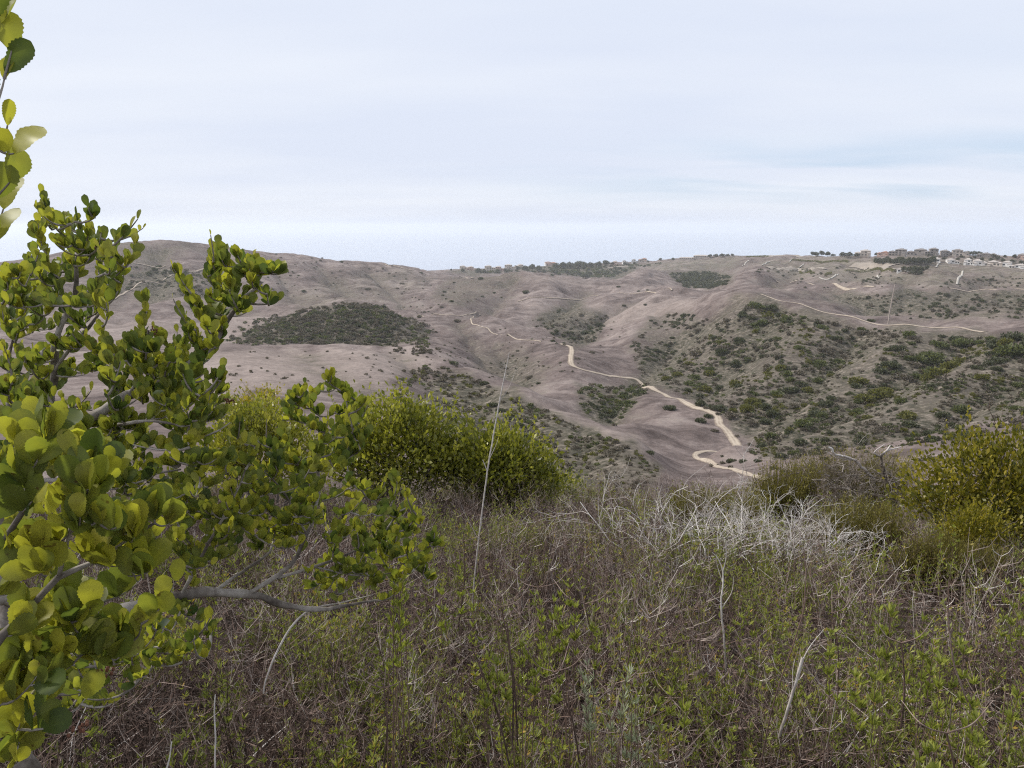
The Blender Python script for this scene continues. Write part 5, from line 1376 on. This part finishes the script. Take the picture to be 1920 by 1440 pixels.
for _ in range(90):
    u = 1500 + 190 * g.random(); y_ = YH + g.uniform(-0.5, 0.6); p_ = at_y(u, 880, y_); gz_ = float(ground(p_[0], p_[1])); uu, vv = project(np.array([[p_[0], p_[1], gz_ + g.uniform(0.35, 0.85)]]))
    spec.append(((float(uu[0]), float(vv[0]), y_), (g.normal(), g.normal() * 0.6, 0.25), g.uniform(0.3, 0.8), 0.009 if g.random() < 0.3 else 0.006, 2, 0.02 + 0.25 * g.random()))
dead_thing("dead_shrub", "dark grey pile of dead twigs left of the golden green bush", "dead shrub", spec, 62, m_dead)
def hand_wood(name, label, cat, lines, mat, group=None, part_names=None):
    """lines: lists of (u, v, y, radius, tint)"""
    f = lines[0][0]; b0 = at_y(f[0], f[1], f[2]); b0[2] = float(ground(b0[0], b0[1]))
    root = empty(name, b0); tag(root, label, cat, group)
    for li, line in enumerate(lines):
        mb = MB(); Pp = np.array([at_y(u, v, y) for u, v, y, _r, _t in line]); S_ = smooth_path(Pp, max(0.01, np.linalg.norm(Pp[-1] - Pp[0]) / 40))
        s_ = np.linspace(0, 1, len(S_)); s0 = np.concatenate([[0], np.cumsum(np.linalg.norm(np.diff(Pp, axis=0), axis=1))]); s1 = np.concatenate([[0], np.cumsum(np.linalg.norm(np.diff(S_, axis=0), axis=1))])
        rad = np.interp(s1 / s1[-1], s0 / s0[-1], [q[3] for q in line]); tn = np.interp(s1 / s1[-1], s0 / s0[-1], [q[4] for q in line])
        S_ = S_ + np.stack([noise2(s1 * 12, s1 * 0 + li * 3.3 + k_ * 9.1, 14) for k_ in range(3)], 1) * rad[:, None] * 0.8
        mb.tube(S_, rad, 7, tn)
        mb.build((part_names or ["stem" if li == 0 else "twig"] * 99)[min(li, 98)] if part_names is None else part_names[li], mat, root, True, b0)
    return root
hand_wood("snag", "dark upright snag with a pale forked tip rising from the twig pile", "dead branch", [[(1662,905,10.8,0.028,0.05),(1656,880,10.8,0.024,0.05),(1652,856,10.8,0.02,0.15),(1662,845,10.8,0.016,0.6),(1670,835,10.8,0.008,0.8)],[(1652,856,10.8,0.014,0.4),(1640,848,10.8,0.01,0.5),(1660,832,10.8,0.005,0.6)],[(1662,845,10.8,0.012,0.6),(1690,838,10.8,0.006,0.7)]], m_dead)
hand_wood("broken_branch", "broken pale branch sticking up behind the twig pile", "dead branch", [[(1640,900,11.2,0.022,0.4),(1600,862,11.2,0.02,0.5),(1566,852,11.2,0.018,0.7),(1560,842,11.2,0.016,0.8),(1553,838,11.2,0.009,0.9)],[(1600,862,11.2,0.012,0.5),(1570,858,11.2,0.007,0.6),(1548,846,11.2,0.004,0.6)]], m_dead)
# tall stalk
hand_wood("dry_stalk", "tall slender pale dry stalk rising alone from the field", "stalk", [[(878,1225,5.0,0.0053,0.43),(890,1080,5.0,0.0050,0.48),(903,965,5.0,0.0049,0.58),(916,870,5.0,0.0053,0.58),(928,800,5.0,0.0047,0.63),(940,735,5.0,0.0041,0.63),(955,660,5.0,0.0018,0.68)],
    [(936,755,5.0,0.0018,0.58),(955,725,5.0,0.0013,0.58),(968,690,5.05,0.0007,0.58)],[(918,860,5.0,0.0025,0.58),(930,835,4.97,0.0013,0.58),(934,822,4.97,0.0007,0.58)],[(914,885,5.0,0.0025,0.63),(905,862,5.0,0.0025,0.68)],[(931,785,5.0,0.0018,0.58),(925,770,5.0,0.0013,0.58)],[(944,715,5.0,0.0018,0.58),(952,703,5.0,0.0010,0.58)],[(948,690,5.0,0.0016,0.58),(943,675,5.0,0.0007,0.58)],[(896,1010,5.0,0.0025,0.48),(870,960,5.0,0.0013,0.48),(862,940,5.0,0.0007,0.48)]], m_dead)
hand_wood("dead_branch", "white forked dead branch standing in the middle of the brush", "dead branch", [[(1362,1260,3.6,0.0048,0.28),(1356,1180,3.6,0.0045,0.58),(1352,1130,3.6,0.0042,0.68),(1356,1080,3.6,0.0036,0.68),(1348,1050,3.6,0.0024,0.68),(1335,1035,3.6,0.0012,0.68)],
    [(1355,1075,3.6,0.0024,0.68),(1362,1040,3.58,0.0018,0.68),(1358,1008,3.58,0.0009,0.68)],[(1356,1095,3.6,0.0018,0.63),(1345,1060,3.62,0.0012,0.63),(1343,1040,3.6,0.0007,0.68)],[(1354,1140,3.6,0.0024,0.58),(1372,1110,3.6,0.0018,0.58),(1376,1080,3.6,0.0009,0.58)],[(1352,1130,3.6,0.0018,0.63),(1335,1115,3.6,0.0012,0.63),(1330,1100,3.6,0.0007,0.63)]], m_dead)
hand_wood("dead_stick", "thick pale broken stick leaning in the brush near the bottom", "dead branch", [[(1462,1380,2.3,0.0048,0.18),(1480,1320,2.3,0.0045,0.48),(1497,1262,2.3,0.0051,0.58),(1508,1232,2.3,0.0054,0.53)],[(1506,1236,2.3,0.0018,0.63),(1520,1210,2.3,0.0015,0.63),(1545,1180,2.3,0.0007,0.63)],[(1486,1290,2.3,0.0018,0.58),(1487,1255,2.3,0.0012,0.58),(1491,1235,2.3,0.0007,0.58)]], m_dead)
hand_wood("dead_twig", "white curved dead twig drooping from the horizontal limb", "dead branch", [[(494,1300,2.0,0.0018,0.58),(500,1270,2.0,0.0024,0.63),(525,1210,2.02,0.0030,0.63),(555,1165,2.05,0.0030,0.63),(590,1140,2.1,0.0027,0.58),(640,1130,2.15,0.0024,0.53),(700,1115,2.2,0.0012,0.48)]], m_dead)
hand_wood("dead_twig", "straight white stick standing at the bottom left", "dead branch", [[(402,1480,1.75,0.0021,0.58),(404,1390,1.75,0.0021,0.63),(402,1330,1.75,0.0018,0.68),(404,1302,1.75,0.0012,0.68)]], m_dead)
hand_wood("dead_twig", "short white stick leaning at the bottom edge", "dead branch", [[(305,1470,1.7,0.0021,0.68),(318,1420,1.7,0.0018,0.73),(322,1390,1.7,0.0012,0.73)]], m_dead)
hand_wood("dry_stalk", "long curved pale stem bending down to the right corner", "stalk", [[(1872,1410,1.75,0.0018,0.33),(1830,1345,1.75,0.0020,0.38),(1800,1280,1.75,0.0022,0.43),(1785,1220,1.75,0.0022,0.43),(1778,1160,1.75,0.0020,0.43),(1777,1138,1.75,0.0018,0.38)],[(1778,1140,1.75,0.0012,0.38),(1800,1132,1.75,0.0009,0.38),(1822,1124,1.75,0.0007,0.38)],[(1778,1140,1.75,0.0012,0.38),(1760,1132,1.75,0.0009,0.38),(1744,1120,1.75,0.0009,0.58)],[(1778,1140,1.75,0.0012,0.28),(1779,1110,1.75,0.0009,0.28),(1778,1085,1.75,0.0007,0.28)]], m_stem)
hand_wood("dry_stalk", "blurred grey upright stem right of the white forked branch", "stalk", [[(1425,1440,1.8,0.0018,0.13),(1450,1320,1.8,0.0018,0.18),(1480,1230,1.8,0.0018,0.28),(1505,1150,1.8,0.0018,0.33),(1511,1080,1.8,0.0017,0.38),(1508,1035,1.8,0.0012,0.38)]], m_stem)
hand_wood("dry_stalk", "thin grey stem with a twig, above the grey green sprig", "stalk", [[(1165,1440,2.4,0.0018,0.18),(1172,1290,2.4,0.0018,0.23),(1180,1220,2.4,0.0017,0.33),(1188,1150,2.4,0.0016,0.38),(1200,1070,2.4,0.0012,0.38)],[(1177,1240,2.4,0.0012,0.28),(1196,1232,2.4,0.0007,0.28)],[(1183,1195,2.4,0.0009,0.28),(1170,1175,2.4,0.0007,0.28)]], m_stem)
for (u, v, arms, h_, y_, ln, lab) in [(1010,1102,4,150,2.6,62,"dark forked stalk with four spread arms in the middle of the brush"),(1097,1132,2,170,2.4,60,"forked stalk with two wide arms right of the four armed one"),(940,1138,2,260,2.1,50,"dark leaning stalk with a curved fork left of the four armed one"),(950,1165,2,240,2.0,42,"leaning stalk with a low shallow fork"),(1040,1260,4,170,2.1,66,"low dark stalk with a wide basket of arms near the bottom"),
    (870,1015,3,160,3.0,46,"dark stalk with three arms under the tall dry stalk"),(1775,1375,3,120,1.5,80,"dark stalk with long sweeping arms at the bottom right"),(885,1215,2,220,2.0,44,"pale narrow forked stalk at the lower centre"),(720,1290,3,150,2.0,48,"forked stalk below the low spreading shrub"),(1690,1205,2,160,1.9,58,"forked stalk among the green sprigs on the right"),(1560,1150,3,160,2.6,44,"small forked stalk in the right part of the brush")]:
    gq = np.random.default_rng(u); lean = gq.uniform(-0.1, 0.35) * h_
    lines = [[(u + lean, v + h_, y_, 0.003, 0.08),(u + lean * 0.55 + 6, v + h_ * 0.5, y_, 0.0026, 0.14),(u, v, y_, 0.0022, 0.24)]]
    for k_ in range(arms):
        s_ = (k_ / max(1, arms - 1) - 0.5) * 2 if arms > 1 else 0; s_ += gq.uniform(-0.15, 0.15)
        lines.append([(u, v, y_, 0.0018, 0.35),(u + s_ * ln * 0.55, v - ln * 0.22, y_ + gq.uniform(-0.04, 0.04), 0.0014, 0.45),(u + s_ * ln, v - ln * 0.75 - gq.uniform(0, 12), y_ + gq.uniform(-0.08, 0.08), 0.0008, 0.5)])
    hand_wood("forked_stalk", lab, "stalk", lines, m_stem, "forked dry stalks in the brush", ["stem"] + ["arm"] * arms)
hand_wood("bare_shrub", "thin bare twigs rising behind the golden green bush", "dead shrub", [[(1872,840,9.0,0.006,0.2),(1868,800,9.0,0.005,0.25),(1855,770,9.0,0.003,0.25),(1838,745,9.0,0.001,0.25)],[(1868,800,9.0,0.004,0.25),(1880,775,9.0,0.002,0.25),(1878,748,9.0,0.001,0.25)],[(1860,812,9.0,0.003,0.3),(1840,806,9.0,0.001,0.3)],[(1855,770,9.0,0.002,0.25),(1856,745,9.0,0.001,0.25)]], m_stem)

# ---------------------------------------------------------------- the brush that fills the field
def stem_curve(g, h, lean, n_=5):
    a = g.uniform(0, 6.28); L_ = h * lean * g.uniform(0.3, 1.2)
    s_ = np.linspace(0, 1, n_)
    wob = 0.02 * h
    return np.stack([math.cos(a) * L_ * s_ ** 1.4 + g.normal(size=n_) * wob * s_, math.sin(a) * L_ * s_ ** 1.4 + g.normal(size=n_) * wob * s_, h * s_], 1)
def dry_plant(g, n_stem, detail, hmax):
    mb = MB()
    for _ in range(n_stem):
        h = hmax * g.uniform(0.5, 1.0); c = stem_curve(g, h, 0.30, 5 if detail else 4)
        c[:, :2] += g.normal(size=2) * 0.10
        tn = np.clip(g.normal(0.29, 0.22), 0.0, 0.85); r0 = g.uniform(0.0011, 0.0027) if detail else g.uniform(0.0011, 0.0022)
        mb.tube(c, np.linspace(r0 * 1.3, r0 * 0.7, len(c)), 3, tn)
        for lev in range(g.integers(1, 4) if detail else g.integers(1, 3)):
            i = len(c) - 1 if lev == 0 else g.integers(1, len(c) - 1)
            for _k in range(g.integers(2, 4)):
                a = g.uniform(0, 6.28); l_ = h * g.uniform(0.10, 0.26)
                e1 = c[i] + np.array([math.cos(a) * l_ * 0.6, math.sin(a) * l_ * 0.6, l_ * 0.35]); e2 = e1 + np.array([math.cos(a) * l_ * 0.25, math.sin(a) * l_ * 0.25, l_ * 0.5])
                mb.tube([c[i], e1, e2], [r0 * 0.7, r0 * 0.55, r0 * 0.35], 3, np.clip(tn + 0.1, 0, 1))
                if detail and g.random() < 0.6:
                    for _m in range(2):
                        b_ = a + g.uniform(-1.2, 1.2); l2 = l_ * 0.5
                        mb.tube([e1, e1 + np.array([math.cos(b_) * l2 * 0.6, math.sin(b_) * l2 * 0.6, l2 * 0.7])], [r0 * 0.5, r0 * 0.3], 3, np.clip(tn + 0.15, 0, 1))
    return np.concatenate(mb.V), np.concatenate(mb.Q), np.concatenate(mb.t)
def green_plant(g, n_stem, detail, hmax):
    st = MB(); LP, LDr, LT, LSz = [], [], [], []
    for _ in range(n_stem):
        h = hmax * g.uniform(0.55, 1.0); c = stem_curve(g, h, 0.35, 5); c[:, :2] += g.normal(size=2) * 0.07
        st.tube(c, np.linspace(0.0022, 0.001, 5), 3, g.uniform(0.2, 0.6))
        nn = int((54 if detail else 26) * g.uniform(0.6, 1.2)); f0 = g.uniform(0.25, 0.6)
        f_ = np.sort(g.uniform(f0, 1.0, nn))
        f_ = np.round(f_ * 9) / 9 * 0.7 + f_ * 0.3            # leaves sit in bundles along the stem
        LP.append(np.stack([np.interp(f_, np.linspace(0, 1, 5), c[:, k_]) for k_ in range(3)], 1))
        a = g.uniform(0, 6.28, nn); LDr.append(np.stack([np.cos(a) * 0.75, np.sin(a) * 0.75, g.uniform(0.4, 1.3, nn)], 1))
        b_ = g.uniform(0.2, 0.62)
        LT.append(np.clip(b_ + 0.2 * (f_ - f0) + g.normal(size=nn) * 0.12 + (g.random(nn) < 0.05) * 0.5, 0, 1)); LSz.append(np.full(nn, g.uniform(0.020, 0.033) * (1 if detail else 1.25)))
    LP, LDr, LT, LSz = map(np.concatenate, (LP, LDr, LT, LSz))
    V, F = leaf_quads(LP, LDr, LSz * g.uniform(0.7, 1.3, len(LP)), 0.24, g)
    return (np.concatenate(st.V), np.concatenate(st.Q), np.concatenate(st.t)), (V, F, np.repeat(LT, 4))
def litter_patch(g, n_):
    mb = MB()
    for _ in range(n_):
        p0 = np.array([g.uniform(-0.3, 0.3), g.uniform(-0.3, 0.3), g.uniform(0.0, 0.2)]); a = g.uniform(0, 6.28); l_ = g.uniform(0.08, 0.4)
        d_ = np.array([math.cos(a), math.sin(a), g.uniform(-0.1, 0.5)]) * l_
        mb.tube([p0, p0 + d_ * 0.5 + g.normal(size=3) * 0.015, p0 + d_], np.array([1, 0.9, 0.6]) * g.uniform(0.001, 0.0028), 3, np.clip(g.normal(0.22, 0.24), 0, 0.85))
    return np.concatenate(mb.V), np.concatenate(mb.Q), np.concatenate(mb.t)
gb = np.random.default_rng(70)
PD = {1: [dry_plant(gb, 13, True, 0.66) for _ in range(12)], 0: [dry_plant(gb, 14, False, 0.64) for _ in range(10)]}
PG = {1: [green_plant(gb, 8, True, 0.58) for _ in range(12)], 0: [green_plant(gb, 8, False, 0.58) for _ in range(8)]}
PL = [litter_patch(gb, 80) for _ in range(8)]
class Inst:
    def __init__(s): s.V, s.F, s.t, s.n = [], [], [], 0
    def put(s, src, M, pos, dt):
        V, F, t_ = src
        s.V.append(V @ M.T + pos); s.F.append(F + s.n); s.t.append(np.clip(t_ + dt, 0, 1)); s.n += len(V)
    def build(s, name, mat, label):
        return tag(mesh_from(name, np.concatenate(s.V), np.concatenate(s.F), mat, None, np.concatenate(s.t)), label, "brush", kind='stuff')
dry, gst, glf, lit_ = Inst(), Inst(), Inst(), Inst()
def field(n_, r0, r1, detail, sc):
    for _ in range(n_):
        r = math.sqrt(gb.uniform(r0 * r0, r1 * r1)); th = gb.uniform(R(-41), R(41))
        x, y = r * math.sin(th), r * math.cos(th)
        if y < 1.15: continue
        z = float(ground(x, y)); u = 960 + 1450 * x / y
        q = float(noise2(np.array([x * 0.8]), np.array([y * 0.55]), 200)[0]); q2 = float(noise2(np.array([x * 2.3]), np.array([y * 1.4]), 201)[0])
        pg = 0.66 + 0.12 * np.clip((u - 1150) / 500, -0.9, 1) + 0.5 * q + (0.10 if y < 3.2 else -0.12 if 4.5 < y else 0)
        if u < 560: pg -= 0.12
        if float(noise2(np.array([x * 1.7]), np.array([y * 1.3]), 210)[0]) < (-0.28 if u > 520 or y > 3.5 else -0.6): continue      # gaps between the clumps
        a = gb.uniform(0, 6.28); ca, sa = math.cos(a), math.sin(a)
        s_ = sc * gb.uniform(0.72, 1.15) * (1 + 0.18 * q2) 
        M = np.array([[ca, -sa, 0], [sa, ca, 0], [0, 0, 1.0]]) * s_
        pos = np.array([x, y, z - 0.02]); dt = gb.normal() * 0.09 + 0.16 * q2 - (0.16 if u < 560 and y < 3.6 else 0)  # near-left stems darkened: the shrubs' shade is put into their tint
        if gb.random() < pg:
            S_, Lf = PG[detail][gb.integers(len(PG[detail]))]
            gst.put(S_, M, pos, dt); glf.put(Lf, M, pos, gb.normal() * 0.11 + 0.16 * q2 - (0.15 if u < 560 and y < 3.6 else 0))  # leaves there also carry the shrubs' shade as a darker tint
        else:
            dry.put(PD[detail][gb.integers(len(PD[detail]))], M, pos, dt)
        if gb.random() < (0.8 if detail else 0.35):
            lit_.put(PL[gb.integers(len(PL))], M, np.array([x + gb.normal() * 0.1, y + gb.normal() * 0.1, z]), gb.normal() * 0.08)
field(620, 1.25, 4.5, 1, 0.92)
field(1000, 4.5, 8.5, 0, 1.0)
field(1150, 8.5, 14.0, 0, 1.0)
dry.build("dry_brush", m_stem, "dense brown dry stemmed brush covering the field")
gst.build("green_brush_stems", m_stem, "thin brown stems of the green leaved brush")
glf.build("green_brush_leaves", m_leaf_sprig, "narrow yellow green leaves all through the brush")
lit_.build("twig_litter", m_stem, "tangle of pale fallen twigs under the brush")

# sprigs that stand out
SG = "bright green sprigs standing out of the brush"
m_sprig = m_leaf_sprig
def sprig(u, v0, v1, y, n_, label, mat=m_leaf_sprig, tint=(0.35, 0.85), lsz=0.026, asp=0.26, seed=0, cat="sprig", group=SG, lean=0):
    g = np.random.default_rng(700 + seed); n_ = int(n_ * 2.2); v1 = v1 + 0.35 * (v1 - v0)
    a, b_ = at_y(u + lean, v1, y), at_y(u, v0, y)
    b0 = np.array([a[0], a[1], float(ground(a[0], a[1]))])
    root = empty("leafy_sprig", b0); tag(root, label, cat, group)
    st, fo = MB(), MB()
    LP, LDr = [], []
    for k_ in range(4):
        e = b_ + np.array([g.normal() * 0.045, g.normal() * 0.045, -abs(g.normal()) * 0.05 * (k_ > 0)])
        s0 = a + np.array([g.normal() * 0.01, g.normal() * 0.01, 0]); s0[2] = b0[2]
        c = curve3(s0, e, g.normal(size=3) * 0.02, 8)
        st.tube(c, np.linspace(0.0024, 0.001, 8), 4, 0.25)
        f0 = 1 - min(0.85, np.linalg.norm(b_ - a) / np.linalg.norm(e - s0)); f_ = g.uniform(f0, 1.0, n_); f_ = np.round(f_ * 14) / 14 * 0.75 + f_ * 0.25
        LP.append(np.stack([np.interp(f_, np.linspace(0, 1, 8), c[:, q_]) for q_ in range(3)], 1)); an = g.uniform(0, 6.28, n_)
        LDr.append(np.stack([np.cos(an) * 0.6, np.sin(an) * 0.6, g.uniform(0.5, 1.3, n_)], 1))
    LP, LDr = np.concatenate(LP), np.concatenate(LDr)
    V, F = leaf_quads(LP, LDr, lsz * g.uniform(0.7, 1.3, len(LP)), asp, g); fo.add(V, F, np.repeat(g.uniform(tint[0], tint[1], len(LP)), 4))
    st.build("stem", m_stem, root, True, b0); fo.build("foliage", mat, root, False, b0)
    return root
for i, (u, v0, v1, y, n_, lab) in enumerate([(1012,1115,1230,2.5,26,"bright green sprig climbing the four armed stalk"),(1065,1150,1210,2.4,26,"broad bright green sprig right of the four armed stalk"),(1100,1125,1180,2.4,20,"bright green sprig at the foot of the two armed stalk"),(980,1195,1250,2.2,18,"small vivid green sprig left of the low basket stalk"),
    (935,1230,1290,2.0,22,"vivid green sprig on a leaning stem at the lower centre"),(975,1250,1300,2.0,24,"pair of vivid green shoots above the bottom centre"),(860,1085,1150,2.7,20,"green sprig between the stalks at the centre left"),(760,1060,1170,2.3,24,"yellow green sprig against the tip of the spreading shrub"),(725,1080,1230,2.2,26,"yellow green sprig just right of the horizontal limb"),
    (1668,1130,1250,2.2,30,"tallest bright green shoot in the right part of the brush"),(1740,1180,1260,2.1,24,"green shoot between the tallest shoot and the curved stem"),(1640,1260,1340,1.9,26,"broad green shoot low on the right"),(1820,1240,1320,1.8,26,"dark green shoot right of the curved stem"),(1865,1320,1400,1.7,26,"bright green shoot in the lower right corner"),
    (1750,1390,1450,1.6,24,"green shoot at the bottom edge on the right"),(1560,1180,1260,2.3,20,"yellow green shoot right of the broken stick"),(1255,1290,1340,2.0,16,"small green shoot left of the white forked branch foot"),(1905,1090,1180,2.8,24,"green shoot at the right edge below the golden bush"),(1780,990,1040,5.0,20,"pale green shoot in front of the feathery brown shrub"),(1640,1010,1050,5.0,16,"small yellow shoot in front of the feathery olive shrub")]):
    sprig(u, v0, v1, y, n_, lab, seed=i)
m_sage = leaf_mat("grey_green_sage_leaf", [(0.0, (0.14, 0.15, 0.10)), (0.5, (0.27, 0.29, 0.19)), (1.0, (0.42, 0.43, 0.32))], 0.7, 0.2, 0.1)
sprig(1132, 1245, 1340, 2.1, 40, "pale grey green needle leaved sprig at the lower centre", m_sage, (0.2, 0.9), 0.024, 0.13, 90, "sprig", "pale sage sprigs")
sprig(1190, 1268, 1330, 2.1, 34, "pale grey green sprig leaning right at the lower centre", m_sage, (0.2, 0.9), 0.024, 0.13, 91, "sprig", "pale sage sprigs", lean=-50)
sprig(1215, 1340, 1430, 1.9, 30, "pale grey green sprig near the bottom edge", m_sage, (0.1, 0.7), 0.022, 0.13, 92, "sprig", "pale sage sprigs", lean=-20)
